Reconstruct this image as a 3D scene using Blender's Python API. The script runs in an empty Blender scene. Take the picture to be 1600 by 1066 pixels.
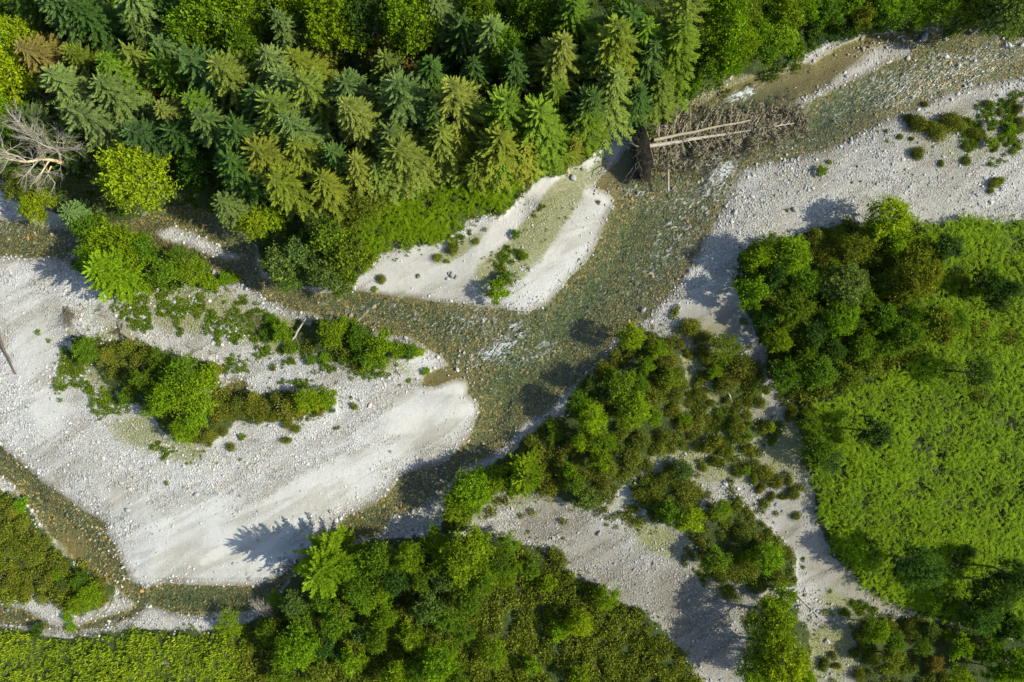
import bpy, math, random
import numpy as np
from mathutils import Vector

# ------------------------------------------------------------------ camera, sky, sun, exposure
scene = bpy.context.scene
COL = scene.collection
S, CX, CY, CAMH = 0.05625, 800.0, 533.0, 60.0      # metres per survey unit, centre of the survey, height of the drone

cam_d = bpy.data.cameras.new("camera")
cam_d.lens = 24.0; cam_d.sensor_width = 36.0; cam_d.clip_start = 0.5; cam_d.clip_end = 3000
cam = bpy.data.objects.new("camera", cam_d); COL.objects.link(cam)
cam.location = (0, 0, CAMH); cam.rotation_euler = (0, 0, 0)
scene.camera = cam

SUN_EL, SUN_AZ = math.radians(37), math.radians(-6)   # azimuth measured from +X
sd = Vector((math.cos(SUN_EL) * math.cos(SUN_AZ), math.cos(SUN_EL) * math.sin(SUN_AZ), math.sin(SUN_EL)))
sun_d = bpy.data.lights.new("sun", 'SUN'); sun_d.energy = 5.0; sun_d.angle = math.radians(0.5); sun_d.color = (1.0, 0.96, 0.83)
sun = bpy.data.objects.new("sun", sun_d); COL.objects.link(sun)
sun.rotation_euler = sd.to_track_quat('Z', 'Y').to_euler()
world = bpy.data.worlds.new("World"); scene.world = world; world.use_nodes = True
wn = world.node_tree.nodes; wl = world.node_tree.links
sky = wn.new("ShaderNodeTexSky"); sky.sky_type = 'NISHITA'; sky.sun_disc = False
sky.sun_elevation = SUN_EL; sky.sun_rotation = math.radians(96)
wn["Background"].inputs[1].default_value = 0.135
wl.new(sky.outputs[0], wn["Background"].inputs[0])
scene.view_settings.view_transform = 'Standard'; scene.view_settings.look = 'None'
scene.view_settings.exposure = 0.82; scene.view_settings.gamma = 1.0
scene.cycles.max_bounces = 6; scene.cycles.diffuse_bounces = 3; scene.cycles.transparent_max_bounces = 12

R = np.random.default_rng(7)
random.seed(7)

# ------------------------------------------------------------------ small helpers
def P(px, py): return ((px - CX) * S, (CY - py) * S)
def W(px, py, z=0.0):
    k = (CAMH - z) / CAMH
    return ((px - CX) * S * k, (CY - py) * S * k, z)
def lin(r, g, b): return tuple(((c / 255.0) ** 2.2) for c in (r, g, b)) + (1.0,)

def value_noise(shape, cell, rng, octaves=3):
    out = np.zeros(shape); amp = 1.0; tot = 0
    for o in range(octaves):
        c = max(cell / 2 ** o, 1.5)
        gy, gx = int(shape[0] / c) + 3, int(shape[1] / c) + 3
        g = rng.random((gy, gx))
        yy = np.arange(shape[0]) / c; xx = np.arange(shape[1]) / c
        y0 = yy.astype(int); x0 = xx.astype(int); fy = yy - y0; fx = xx - x0
        fy = fy * fy * (3 - 2 * fy); fx = fx * fx * (3 - 2 * fx)
        a = g[y0][:, x0]; b = g[y0][:, x0 + 1]; c2 = g[y0 + 1][:, x0]; d = g[y0 + 1][:, x0 + 1]
        top = a * (1 - fx) + b * fx; bot = c2 * (1 - fx) + d * fx
        out += amp * (top * (1 - fy)[:, None] + bot * fy[:, None]); tot += amp; amp *= 0.5
    return out / tot * 2 - 1

def make_mesh(name, verts, faces, attrs=None, smooth=False):
    """faces: list of int arrays (M,k)"""
    me = bpy.data.meshes.new(name)
    verts = np.asarray(verts, dtype=np.float32)
    me.vertices.add(len(verts)); me.vertices.foreach_set("co", verts.ravel())
    faces = [np.asarray(f, dtype=np.int32) for f in faces if len(f)]
    loops = np.concatenate([f.ravel() for f in faces])
    sizes = np.concatenate([np.full(len(f), f.shape[1], dtype=np.int32) for f in faces])
    starts = np.concatenate([[0], np.cumsum(sizes)[:-1]]).astype(np.int32)
    me.loops.add(len(loops)); me.loops.foreach_set("vertex_index", loops)
    me.polygons.add(len(sizes)); me.polygons.foreach_set("loop_start", starts)
    try: me.polygons.foreach_set("loop_total", sizes)
    except Exception: pass
    me.polygons.foreach_set("use_smooth", np.full(len(sizes), smooth, dtype=bool))
    for k, a in (attrs or {}).items():
        at = me.attributes.new(k, 'FLOAT', 'POINT'); at.data.foreach_set("value", np.asarray(a, dtype=np.float32))
    me.update(calc_edges=True)
    return me

class MB:
    def __init__(s): s.v = []; s.f = {3: [], 4: []}; s.a = []; s.n = 0
    def add(s, verts, faces, val=0.5):
        verts = np.asarray(verts, dtype=np.float64); faces = np.asarray(faces)
        s.v.append(verts); s.f[faces.shape[1]].append(faces + s.n)
        s.a.append(np.broadcast_to(np.asarray(val, dtype=np.float64), (len(verts),)).copy()); s.n += len(verts)
    def leaves(s, c, d, t, a, b, val):
        """rhombic leaves: centre, direction, side, half length, half width"""
        n = len(c); a = np.broadcast_to(a, (n,))[:, None]; b = np.broadcast_to(b, (n,))[:, None]
        v = np.stack([c - d * a, c + t * b - d * a * 0.15, c + d * a, c - t * b - d * a * 0.15], axis=1).reshape(-1, 3)
        s.add(v, np.arange(4 * n).reshape(n, 4), np.repeat(np.broadcast_to(val, (n,)), 4))
    def tube(s, pts, radii, sides=6, val=0.5, cap=True):
        pts = np.asarray(pts, float); n = len(pts); radii = np.broadcast_to(radii, (n,))
        tan = np.gradient(pts, axis=0); tan /= np.linalg.norm(tan, axis=1)[:, None] + 1e-9
        ref = np.array([0, 0, 1.0]) if abs(tan[0][2]) < 0.9 else np.array([1.0, 0, 0])
        u = np.cross(tan, ref); u /= np.linalg.norm(u, axis=1)[:, None] + 1e-9; w = np.cross(tan, u)
        th = np.linspace(0, 2 * math.pi, sides, endpoint=False)
        ring = (u[:, None, :] * np.cos(th)[None, :, None] + w[:, None, :] * np.sin(th)[None, :, None]) * radii[:, None, None] + pts[:, None, :]
        f = []
        for i in range(n - 1):
            for j in range(sides):
                k = (j + 1) % sides
                f.append((i * sides + j, i * sides + k, (i + 1) * sides + k, (i + 1) * sides + j))
        base = s.n
        s.add(ring.reshape(-1, 3), f, val)
        if cap:
            c0 = np.vstack([ring[0], pts[0][None]]); s.add(c0, [(j, (j + 1) % sides, sides) for j in range(sides)], val)
            c1 = np.vstack([ring[-1], pts[-1][None]]); s.add(c1, [((j + 1) % sides, j, sides) for j in range(sides)], val)
    def mesh(s, name, smooth=False):
        fs = [np.concatenate(s.f[k]) for k in (3, 4) if s.f[k]]
        return make_mesh(name, np.concatenate(s.v), fs, {"v": np.concatenate(s.a)}, smooth)

def unit(v): return v / (np.linalg.norm(v, axis=-1, keepdims=True) + 1e-9)
def link(name, me, mat=None, parent=None, loc=None, color=None):
    if mat is not None and not me.materials: me.materials.append(mat)
    o = bpy.data.objects.new(name, me); COL.objects.link(o)
    if parent is not None: o.parent = parent
    if loc is not None: o.location = loc
    if color is not None: o.color = color
    return o
def empty(name, loc):
    o = bpy.data.objects.new(name, None); o.empty_display_size = 0.3; o.location = loc; COL.objects.link(o); return o
def tag(o, label=None, cat=None, group=None, kind=None):
    if label: o["label"] = label
    if cat: o["category"] = cat
    if group: o["group"] = group
    if kind: o["kind"] = kind
    return o

# ------------------------------------------------------------------ materials
class NT:
    def __init__(s, name):
        s.m = bpy.data.materials.new(name); s.m.use_nodes = True; s.t = s.m.node_tree; s.t.nodes.clear()
    def n(s, t, **kw):
        nd = s.t.nodes.new(t)
        for k, v in kw.items():
            if k == 'inp':
                for kk, vv in v.items():
                    if hasattr(vv, 'is_output'): s.t.links.new(vv, nd.inputs[kk])
                    else: nd.inputs[kk].default_value = vv
            else: setattr(nd, k, v)
        return nd
    def attr(s, name): return s.n("ShaderNodeAttribute", attribute_name=name).outputs["Fac"]
    def math(s, op, a, b=0.0, c=0.0, clamp=False): return s.n("ShaderNodeMath", operation=op, use_clamp=clamp, inp={0: a, 1: b, 2: c}).outputs[0]
    def mix(s, f, a, b, mode='MIX'):
        nd = s.n("ShaderNodeMix", data_type='RGBA', blend_type=mode, clamp_factor=True)
        for i, v in ((0, f), (6, a), (7, b)):
            if hasattr(v, 'is_output'): s.t.links.new(v, nd.inputs[i])
            else: nd.inputs[i].default_value = v
        return nd.outputs[2]
    def ramp(s, f, stops, interp='LINEAR'):
        nd = s.n("ShaderNodeValToRGB"); cr = nd.color_ramp; cr.interpolation = interp
        while len(cr.elements) > 1: cr.elements.remove(cr.elements[-1])
        for i, (p, c) in enumerate(stops):
            e = cr.elements[0] if i == 0 else cr.elements.new(p)
            e.position = p; e.color = c
        s.t.links.new(f, nd.inputs[0]); return nd.outputs[0]
    def noise(s, scale, detail=3, rough=0.55, vec=None, dist=0.0):
        nd = s.n("ShaderNodeTexNoise", inp={"Scale": scale, "Detail": detail, "Roughness": rough, "Distortion": dist})
        if vec is not None: s.t.links.new(vec, nd.inputs["Vector"])
        return nd.outputs["Fac"]
    def voro(s, scale, vec=None, rnd=1.0, feature='F1'):
        nd = s.n("ShaderNodeTexVoronoi", feature=feature, inp={"Scale": scale, "Randomness": rnd})
        if vec is not None: s.t.links.new(vec, nd.inputs["Vector"])
        return nd
    def out(s, sh, disp=None):
        o = s.n("ShaderNodeOutputMaterial"); s.t.links.new(sh, o.inputs[0]); return s.m
    def smooth(s, x, lo, hi):
        nd = s.n("ShaderNodeMapRange", interpolation_type='SMOOTHSTEP', inp={0: x, 1: lo, 2: hi, 3: 0.0, 4: 1.0}); return nd.outputs[0]

def foliage_mat(name, dark=0.4, light=1.5, transl=0.33, tipshift=(1.0, 1.0, 0.6), rough=0.6, brown=0.0):
    t = NT(name)
    oc = t.n("ShaderNodeObjectInfo")
    v = t.attr("v")
    pos = t.n("ShaderNodeNewGeometry").outputs["Position"]
    nz = t.noise(0.9, 3, vec=pos)
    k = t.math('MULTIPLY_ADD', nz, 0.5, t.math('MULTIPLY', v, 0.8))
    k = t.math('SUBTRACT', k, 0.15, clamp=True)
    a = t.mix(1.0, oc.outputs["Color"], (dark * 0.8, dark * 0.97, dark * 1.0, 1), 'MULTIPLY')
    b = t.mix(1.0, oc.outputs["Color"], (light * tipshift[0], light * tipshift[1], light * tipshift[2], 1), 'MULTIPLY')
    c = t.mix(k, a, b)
    if brown: c = t.mix(t.math('MULTIPLY', t.smooth(t.noise(3.5, 5, 0.75, vec=pos), 0.54, 0.64), brown), c, (.20, .145, .065, 1))
    d = t.n("ShaderNodeBsdfPrincipled", inp={"Base Color": c, "Roughness": rough, "Specular IOR Level": 0.03})
    tr = t.n("ShaderNodeBsdfTranslucent", inp={"Color": t.mix(1.0, c, (1.25, 1.3, 0.5, 1), 'MULTIPLY')})
    mx = t.n("ShaderNodeMixShader", inp={0: transl, 1: d.outputs[0], 2: tr.outputs[0]})
    return t.out(mx.outputs[0])

def wood_mat(name, c1, c2, scale=6):
    t = NT(name)
    pos = t.n("ShaderNodeTexCoord").outputs["Object"]
    n1 = t.noise(scale, 4, vec=pos)
    n2 = t.noise(scale * 6, 2, vec=pos)
    k = t.math('MULTIPLY_ADD', n2, 0.4, t.math('MULTIPLY', n1, 0.7))
    c = t.ramp(k, [(0.3, c1), (0.75, c2)])
    b = t.n("ShaderNodeBump", inp={"Strength": 0.5, "Distance": 0.03, "Height": n2})
    d = t.n("ShaderNodeBsdfPrincipled", inp={"Base Color": c, "Roughness": 0.85, "Normal": b.outputs[0]})
    return t.out(d.outputs[0])

M_LEAF = foliage_mat("broad_leaves")
M_NEEDLE = foliage_mat("spruce_needles", 0.42, 1.55, 0.15, (1.05, 1.0, 0.85))
M_LARCH = foliage_mat("larch_needles", 0.6, 1.3, 0.3)
M_GORSE = foliage_mat("gorse_spines", 0.42, 1.6, 0.2, (1.12, 1.0, 0.65), brown=0.7)
M_BRACKEN = foliage_mat("bracken_fronds", 0.38, 1.5, 0.35, (1.1, 1.0, 0.6), brown=0.05)
M_GRASS = foliage_mat("grass_blades", 0.7, 1.3, 0.3, (1.25, 1.0, 0.8))
M_BARK = wood_mat("grey_bark", (0.05, 0.04, 0.03, 1), (0.20, 0.17, 0.13, 1))
M_DEADWOOD = wood_mat("bleached_wood", (0.14, 0.12, 0.085, 1), (0.38, 0.345, 0.275, 1))
M_LICHENWOOD = wood_mat("lichen_wood", (0.30, 0.20, 0.06, 1), (0.52, 0.44, 0.26, 1), 1.5)
M_TWIG = wood_mat("dead_brown_twigs", (0.065, 0.056, 0.032, 1), (0.22, 0.19, 0.11, 1))
M_BRANCH = wood_mat("dead_lichened_branches", (0.13, 0.11, 0.065, 1), (0.33, 0.29, 0.185, 1))
M_DARKWOOD = wood_mat("dark_wet_wood", (0.03, 0.022, 0.016, 1), (0.12, 0.09, 0.06, 1))
M_SOIL = wood_mat("torn_soil", (0.05, 0.033, 0.018, 1), (0.30, 0.20, 0.10, 1), 3.5)

def stone_mat(name, stops, wet=False):
    t = NT(name)
    pos = t.n("ShaderNodeNewGeometry").outputs["Position"]
    v = t.attr("v")
    c = t.ramp(v, stops)
    sp = t.noise(14, 3, vec=pos)
    c = t.mix(t.math('MULTIPLY', sp, 0.5), c, t.mix(1.0, c, (0.5, 0.5, 0.5, 1), 'MULTIPLY'))
    b = t.n("ShaderNodeBump", inp={"Strength": 0.3, "Distance": 0.03, "Height": sp})
    d = t.n("ShaderNodeBsdfPrincipled", inp={"Base Color": c, "Roughness": 0.45 if wet else 0.85, "Normal": b.outputs[0]})
    return t.out(d.outputs[0])
G = lambda x, r=1.0, b=1.0: (x * r * .90, x * .91, x * b * .87, 1)
M_STONE = stone_mat("river_stones", [(0.0, G(.16, 1, 1.02)), (0.25, G(.30, 1, .99)), (0.55, G(.41, 1.0, .97)), (0.8, G(.50, 1.01, .95)), (0.93, (.50, .42, .32, 1)), (1.0, G(.6))])
M_BEDSTONE = stone_mat("bed_stones", [(0.0, (.035, .048, .028, 1)), (0.35, (.09, .105, .055, 1)), (0.62, (.16, .17, .105, 1)), (0.80, (.28, .27, .19, 1)), (0.88, (.42, .24, .06, 1)), (0.94, (.50, .30, .11, 1)), (1.0, (.55, .48, .36, 1))], True)
M_BOULDER = stone_mat("boulder_stone", [(0.0, G(.16)), (0.5, G(.30, 1.03, .95)), (1.0, G(.42))])

def ground_material():
    t = NT("river_valley_ground")
    pos = t.n("ShaderNodeNewGeometry").outputs["Position"]
    bed, coarse, sand, veg, weed, wet = [t.attr(a) for a in ("bed", "coarse", "sand", "veg", "weed", "wet")]
    # cobbles at two sizes, every cell its own stone colour
    wob = t.n("ShaderNodeTexNoise", inp={"Scale": 3.0, "Detail": 2}); t.t.links.new(pos, wob.inputs["Vector"])
    vec = t.n("ShaderNodeVectorMath", operation='MULTIPLY_ADD', inp={0: wob.outputs["Color"], 1: (0.12, 0.12, 0.12), 2: pos}).outputs[0]
    va = t.voro(6.0, vec); vb = t.voro(12.0, vec); vc = t.voro(26.0, vec)
    sep = lambda o: t.n("ShaderNodeSeparateColor", inp={0: o}).outputs
    ra, rb, rc = sep(va.outputs["Color"]), sep(vb.outputs["Color"]), sep(vc.outputs["Color"])
    stone = [(0.0, G(.24, 1, 1.03)), (0.3, G(.36)), (0.6, G(.43, 1, .98)), (0.85, G(.50, 1.01, .96)), (0.95, (.48, .41, .32, 1)), (1.0, G(.56))]
    ca, cb, cc = t.ramp(ra[0], stone), t.ramp(rb[0], stone), t.ramp(rc[1], stone)
    pick = t.smooth(t.noise(1.2, 3, vec=pos), 0.42, 0.6)
    gap_a = t.smooth(va.outputs["Distance"], 0.42, 0.75); gap_b = t.smooth(vb.outputs["Distance"], 0.4, 0.75)  # gap masks: darker silt colour with crevice shade painted in between the stones
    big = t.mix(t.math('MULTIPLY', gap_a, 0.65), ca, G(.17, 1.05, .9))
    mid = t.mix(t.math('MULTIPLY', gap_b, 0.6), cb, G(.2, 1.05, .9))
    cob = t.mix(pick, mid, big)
    fine = t.mix(0.55, cc, G(.44, 1.0, .97))
    mpf = t.n("ShaderNodeMapping", vector_type="TEXTURE", inp={"Rotation": (0, 0, math.radians(30)), "Scale": (6.0, 1.0, 1.0)}); t.t.links.new(pos, mpf.inputs[0])
    streak = t.noise(0.7, 5, 0.6, vec=mpf.outputs[0], dist=0.8)
    kf = t.smooth(t.math('MULTIPLY_ADD', streak, 1.1, coarse), 0.75, 1.25)
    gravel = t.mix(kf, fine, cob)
    broad = t.noise(0.09, 5, 0.6, vec=pos)
    dull = t.attr("dull")
    gravel = t.mix(dull, gravel, t.mix(1.0, gravel, (0.52, 0.485, 0.42, 1), 'MULTIPLY'))
    gravel = t.mix(t.smooth(streak, 0.45, 0.62), gravel, t.mix(1.0, gravel, (0.82, 0.80, 0.76, 1), 'MULTIPLY'))
    gravel = t.mix(t.smooth(broad, 0.4, 0.6), gravel, t.mix(1.0, gravel, (0.86, 0.84, 0.80, 1), 'MULTIPLY'))
    sandc = t.mix(t.noise(1.5, 4, vec=pos), (.34, .325, .28, 1), (.43, .42, .38, 1))
    gravel = t.mix(t.math('MULTIPLY', t.smooth(t.math('MULTIPLY_ADD', t.noise(1.0, 4, vec=pos), 0.5, sand), 0.45, 0.95), 0.85), gravel, sandc)
    # dry grass / moss between the stones
    wn_ = t.noise(5.5, 6, 0.75, vec=pos)
    weedc = t.ramp(t.noise(6, 3, vec=pos), [(0.3, (.07, .09, .02, 1)), (0.52, (.15, .155, .05, 1)), (0.75, (.29, .26, .14, 1))])
    kw = t.smooth(t.math('MULTIPLY_ADD', wn_, 0.9, weed), 0.60, 0.90)
    c = t.mix(t.math('MULTIPLY', kw, 0.8), gravel, weedc)
    # wet margin
    c = t.mix(t.math('MULTIPLY', wet, 0.9), c, t.mix(1.0, c, (0.42, 0.38, 0.30, 1), 'MULTIPLY'))
    # river bed: algae-dark stones with rusty ones among them
    bedst = [(0.0, (.04, .055, .03, 1)), (0.3, (.08, .095, .045, 1)), (0.6, (.13, .14, .075, 1)), (0.84, (.20, .20, .125, 1)), (0.90, (.36, .21, .05, 1)), (0.96, (.42, .27, .10, 1)), (1.0, (.5, .45, .35, 1))]
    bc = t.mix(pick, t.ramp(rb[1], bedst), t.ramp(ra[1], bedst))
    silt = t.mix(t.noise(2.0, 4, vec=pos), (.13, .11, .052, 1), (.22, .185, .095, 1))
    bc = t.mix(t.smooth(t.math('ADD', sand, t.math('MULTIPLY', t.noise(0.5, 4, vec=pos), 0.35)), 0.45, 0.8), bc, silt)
    bc = t.mix(t.math('MULTIPLY', gap_b, 0.5), bc, (.03, .03, .015, 1))  # crevice shade painted into the bed colour between its stones
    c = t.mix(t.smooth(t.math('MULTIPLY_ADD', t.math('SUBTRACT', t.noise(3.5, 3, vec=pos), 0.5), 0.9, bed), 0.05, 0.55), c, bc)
    # soil, litter, moss under the plants
    vg = t.ramp(t.math('MULTIPLY_ADD', t.noise(11.0, 4, 0.75, vec=pos), 0.9, t.math('MULTIPLY_ADD', t.noise(1.6, 6, 0.7, vec=pos), 0.6, -0.25)), [(0.25, (.014, .018, .006, 1)), (0.45, (.03, .042, .01, 1)), (0.62, (.045, .07, .012, 1)), (0.8, (.10, .09, .035, 1))])
    c = t.mix(t.smooth(t.math('MULTIPLY_ADD', t.math('SUBTRACT', t.noise(1.8, 5, 0.65, vec=pos), 0.5), 1.0, veg), 0.35, 0.65), c, vg)
    # bump: rounded stones
    ha = t.math('MULTIPLY', t.math('SUBTRACT', 0.8, va.outputs["Distance"]), 0.10)
    hb = t.math('MULTIPLY', t.math('SUBTRACT', 0.8, vb.outputs["Distance"]), 0.055)
    hm = t.n("ShaderNodeMix", data_type='FLOAT', inp={0: pick, 2: hb, 3: ha}).outputs[0]
    h = t.n("ShaderNodeMix", data_type='FLOAT', inp={0: kf, 2: t.math('MULTIPLY', rc[0], 0.012), 3: hm}).outputs[0]
    h = t.math('MULTIPLY', h, t.math('SUBTRACT', 1.0, t.math('MULTIPLY', sand, 0.8), clamp=True))
    h = t.math('ADD', h, t.math('MULTIPLY', t.noise(2.5, 5, vec=pos), 0.03))
    h = t.math('ADD', h, t.math('MULTIPLY', t.math('MULTIPLY', t.noise(7.0, 5, 0.7, vec=pos), veg), 0.12))
    bp = t.n("ShaderNodeBump", inp={"Strength": 1.0, "Distance": 1.0, "Height": h})
    d = t.n("ShaderNodeBsdfPrincipled", inp={"Base Color": c, "Roughness": 0.9, "Specular IOR Level": 0.2, "Normal": bp.outputs[0]})
    return t.out(d.outputs[0])

def water_material():
    t = NT("clear_stream_water")
    pos = t.n("ShaderNodeNewGeometry").outputs["Position"]
    deep, foam, rif = t.attr("deep"), t.attr("foam"), t.attr("riffle")
    tint = t.mix(deep, (.84, .82, .67, 1), (.46, .59, .45, 1))
    mp = t.n("ShaderNodeMapping", vector_type="TEXTURE", inp={"Rotation": (0, 0, math.radians(40)), "Scale": (1.9, 1.0, 1.0)}); t.t.links.new(pos, mp.inputs[0])
    n1 = t.noise(1.6, 4, 0.6, vec=mp.outputs[0], dist=0.6); n2 = t.noise(6.0, 3, 0.6, vec=mp.outputs[0], dist=0.4)
    h = t.math('MULTIPLY_ADD', n2, 0.03, t.math('MULTIPLY', n1, 0.07))
    h = t.math('MULTIPLY', h, t.math('MULTIPLY_ADD', rif, 0.9, 0.5))
    bp = t.n("ShaderNodeBump", inp={"Strength": 1.0, "Distance": 1.0, "Height": h})
    lw = t.n("ShaderNodeLayerWeight", inp={"Blend": 0.5, "Normal": bp.outputs[0]})
    fr = t.math("MULTIPLY_ADD", t.math("POWER", lw.outputs["Facing"], 5.0), 0.98, 0.025)
    tr = t.n("ShaderNodeBsdfTransparent", inp={"Color": tint})
    gl = t.n("ShaderNodeBsdfGlossy", inp={"Roughness": 0.28, "Normal": bp.outputs[0], "Color": (1, 1, 1, 1)})
    m1 = t.n("ShaderNodeMixShader", inp={0: fr, 1: tr.outputs[0], 2: gl.outputs[0]})
    n3 = t.noise(3.2, 6, 0.68, vec=mp.outputs[0], dist=1.2)
    fk = t.smooth(t.math('ADD', n3, t.math('MULTIPLY', foam, 0.27)), 0.62, 0.84)
    fd = t.n("ShaderNodeBsdfDiffuse", inp={"Color": (.60, .64, .64, 1)})
    fk = t.math('MULTIPLY', fk, t.math('MULTIPLY_ADD', t.noise(9.0, 3, 0.7, vec=mp.outputs[0]), 1.2, 0.05, clamp=True))
    m2 = t.n("ShaderNodeMixShader", inp={0: t.math('MULTIPLY', fk, t.smooth(foam, 0.02, 0.25)), 1: m1.outputs[0], 2: fd.outputs[0]})
    return t.out(m2.outputs[0])

# ------------------------------------------------------------------ plan of the valley floor (survey units, see P)
WATER = [
 # main river with the left bank of the confluence
 [(1760,20),(1600,44),(1540,44),(1480,42),(1420,42),(1375,49),(1345,52),(1330,66),(1300,80),(1270,96),(1235,102),(1200,108),(1150,118),(1120,130),
  (1090,150),(1072,165),(1058,190),(1030,212),(1000,222),(975,235),(955,258),(940,276),(928,292),(946,300),(958,312),(946,345),(934,372),(922,402),
  (900,426),(872,456),(842,482),(822,492),(800,487),(762,480),(700,476),(640,462),(580,456),(545,450),(500,457),(440,442),(412,430),(402,410),(405,385),
  (385,366),(350,342),(300,318),(260,322),(200,342),(150,352),(100,360),(45,346),(0,345),(-160,330),(-160,400),(0,400),(50,404),(100,405),(130,398),
  (160,385),(230,385),(262,402),(300,414),(350,428),(380,444),(410,464),(440,480),(500,496),(560,512),(600,526),(640,530),(668,545),(690,556),(698,570),
  (680,581),(664,588),(654,600),(664,605),(688,602),(712,596),(726,600),(730,616),(748,628),(748,650),(735,680),(716,702),(700,718),(660,730),(622,750),(600,775),
  (570,792),(545,806),(520,830),(508,842),(488,858),(466,878),(440,897),(418,911),(380,917),(330,914),(262,914),(226,922),(206,906),(190,880),
  (175,850),(160,820),(130,796),(96,770),(60,748),(30,724),(0,698),(-160,600),(-160,650),(0,744),(20,760),(40,790),(58,814),(80,842),(108,868),(142,892),
  (168,912),(190,926),(204,940),(228,946),(268,960),(330,962),(385,958),(410,948),(430,935),(455,905),(490,872),(520,850),(545,846),(585,838),(604,828),(612,808),
  (652,798),(690,772),(716,742),(742,722),(765,714),(796,690),(822,660),(860,640),(882,610),(908,590),(938,562),(958,532),(985,512),(1008,500),(1030,476),
  (1055,450),(1075,420),(1095,386),(1114,352),(1134,322),(1150,286),(1160,263),(1200,253),(1250,244),(1290,236),(1330,216),(1380,190),(1430,170),
  (1480,147),(1520,134),(1560,126),(1600,122),(1760,100)],
 # small side stream at the meadow's edge
 [(-160,930),(0,946),(28,949),(60,964),(85,978),(110,984),(150,966),(200,951),(218,938),(232,950),(205,968),(160,979),(120,989),(80,986),(40,979),(0,976),(-160,960)],
 # little pools
 [(350,605),(362,596),(380,597),(386,606),(375,614),(355,613)],
]
ISLANDS = [
 [(1240,160),(1268,146),(1308,122),(1345,96),(1362,80),(1400,70),(1424,73),(1424,82),(1390,97),(1352,114),(1322,130),(1284,150),(1250,170)],
 [(244,364),(268,356),(296,360),(320,370),(350,390),(372,403),(352,406),(318,396),(280,382),(256,374)],
 [(655,795),(700,770),(735,760),(740,790),(700,815),(640,835),(612,836),(625,815)],
]
VEG = [
 # north forest and its bank
 [(-400,-300),(-400,290),(-20,296),(40,312),(90,338),(150,358),(205,348),(262,328),(300,324),(345,346),(385,372),(402,390),(408,430),(440,440),(500,455),(545,449),
  (572,428),(590,405),(640,392),(690,376),(730,352),(775,336),(800,320),(850,285),(905,262),(925,245),(945,220),(952,200),(975,190),(1000,196),
  (1030,225),(1066,212),(1090,182),(1110,166),(1130,150),(1155,138),(1205,126),(1232,116),(1246,98),(1262,82),(1280,74),(1270,60),(1296,56),(1330,62),(1375,62),(1430,56),(1600,58),(2000,10),(2000,-300)],
 # wooded tongue on the left
 [(118,350),(200,352),(245,385),(300,405),(345,428),(375,440),(340,448),(290,450),(250,455),(200,458),(150,450),(120,410)],
 # middle of the left bar
 [(120,530),(200,535),(260,550),(330,560),(345,590),(345,610),(400,612),(470,608),(520,612),(522,640),(470,650),(400,660),(360,670),(330,690),(290,690),(240,650),(190,610),(140,575)],
 [(430,505),(500,500),(560,515),(620,535),(655,545),(650,556),(600,560),(560,572),(500,560),(450,545)],
 # scrub on the middle bank
 [(690,800),(700,760),(730,735),(770,725),(825,680),(880,650),(905,605),(945,565),(975,525),(1010,515),(1060,545),(1075,600),(1060,640),(1090,655),(1060,690),(1020,700),(1000,740),(960,765),
  (930,790),(880,782),(820,765),(775,770),(745,800),(735,825),(690,840)],
 [(1090,560),(1120,540),(1165,560),(1190,600),(1185,625),(1120,640),(1110,600)],
 [(1130,660),(1190,650),(1210,670),(1170,690),(1135,690)],
 [(990,745),(1030,735),(1070,730),(1080,755),(1090,790),(1150,780),(1190,820),(1240,870),(1235,910),(1180,930),(1130,900),(1100,870),(1060,830),(1020,800),(985,780)],
 # east heath and bracken
 [(2000,345),(1600,346),(1500,350),(1420,346),(1350,345),(1290,360),(1240,368),(1190,378),(1160,400),(1142,440),(1165,480),(1180,520),(1195,560),(1208,610),(1235,640),(1255,700),(1268,760),
  (1280,820),(1300,870),(1330,900),(1385,930),(1450,960),(1600,1000),(2000,1100)],
 [(1330,985),(1350,960),(1420,965),(1500,985),(1640,1000),(1640,1400),(1340,1400),(1335,1040)],
 [(1165,1400),(1165,950),(1200,930),(1245,945),(1262,990),(1275,1060),(1275,1400)],
 # south bank
 [(-400,985),(0,980),(60,988),(110,995),(170,985),(215,975),(260,985),(330,985),(385,975),(405,962),(425,940),(455,905),(500,858),(545,852),(600,842),(680,835),(750,838),(800,842),
  (845,858),(885,885),(950,925),(1000,950),(1045,985),(1075,1030),(1100,1075),(1160,1400),(-400,1400)],
 # south-west heath
 [(-400,700),(-20,750),(20,775),(55,805),(75,840),(100,865),(150,895),(180,915),(178,942),(130,962),(90,945),(70,930),(40,940),(-400,930)],
]
NX, NY, RES = 681, 461, 0.15
X0, Y0 = -NX // 2 * RES, -NY // 2 * RES
gx = X0 + np.arange(NX) * RES; gy = Y0 + np.arange(NY) * RES
GX, GY = np.meshgrid(gx, gy)
def signed(poly, GX=GX, GY=GY):
    pts = np.array([P(*p) for p in poly]); n = len(pts)
    d2 = np.full(GX.shape, 1e9); inside = np.zeros(GX.shape, bool)
    for i in range(n):
        ax, ay = pts[i]; bx, by = pts[(i + 1) % n]
        ex, ey = bx - ax, by - ay; L = ex * ex + ey * ey + 1e-12
        t = np.clip(((GX - ax) * ex + (GY - ay) * ey) / L, 0, 1)
        d2 = np.minimum(d2, (GX - ax - t * ex) ** 2 + (GY - ay - t * ey) ** 2)
        if ay != by:
            c = ((ay > GY) != (by > GY)) & (GX < ex * (GY - ay) / (by - ay) + ax)
            inside ^= c
    d = np.sqrt(d2); return np.where(inside, d, -d)       # positive inside
nz_a = value_noise((NY, NX), 14, R, 4); nz_b = value_noise((NY, NX), 60, R, 3); nz_c = value_noise((NY, NX), 5, R, 2)
dw = np.max([signed(p) for p in WATER], axis=0)
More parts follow.
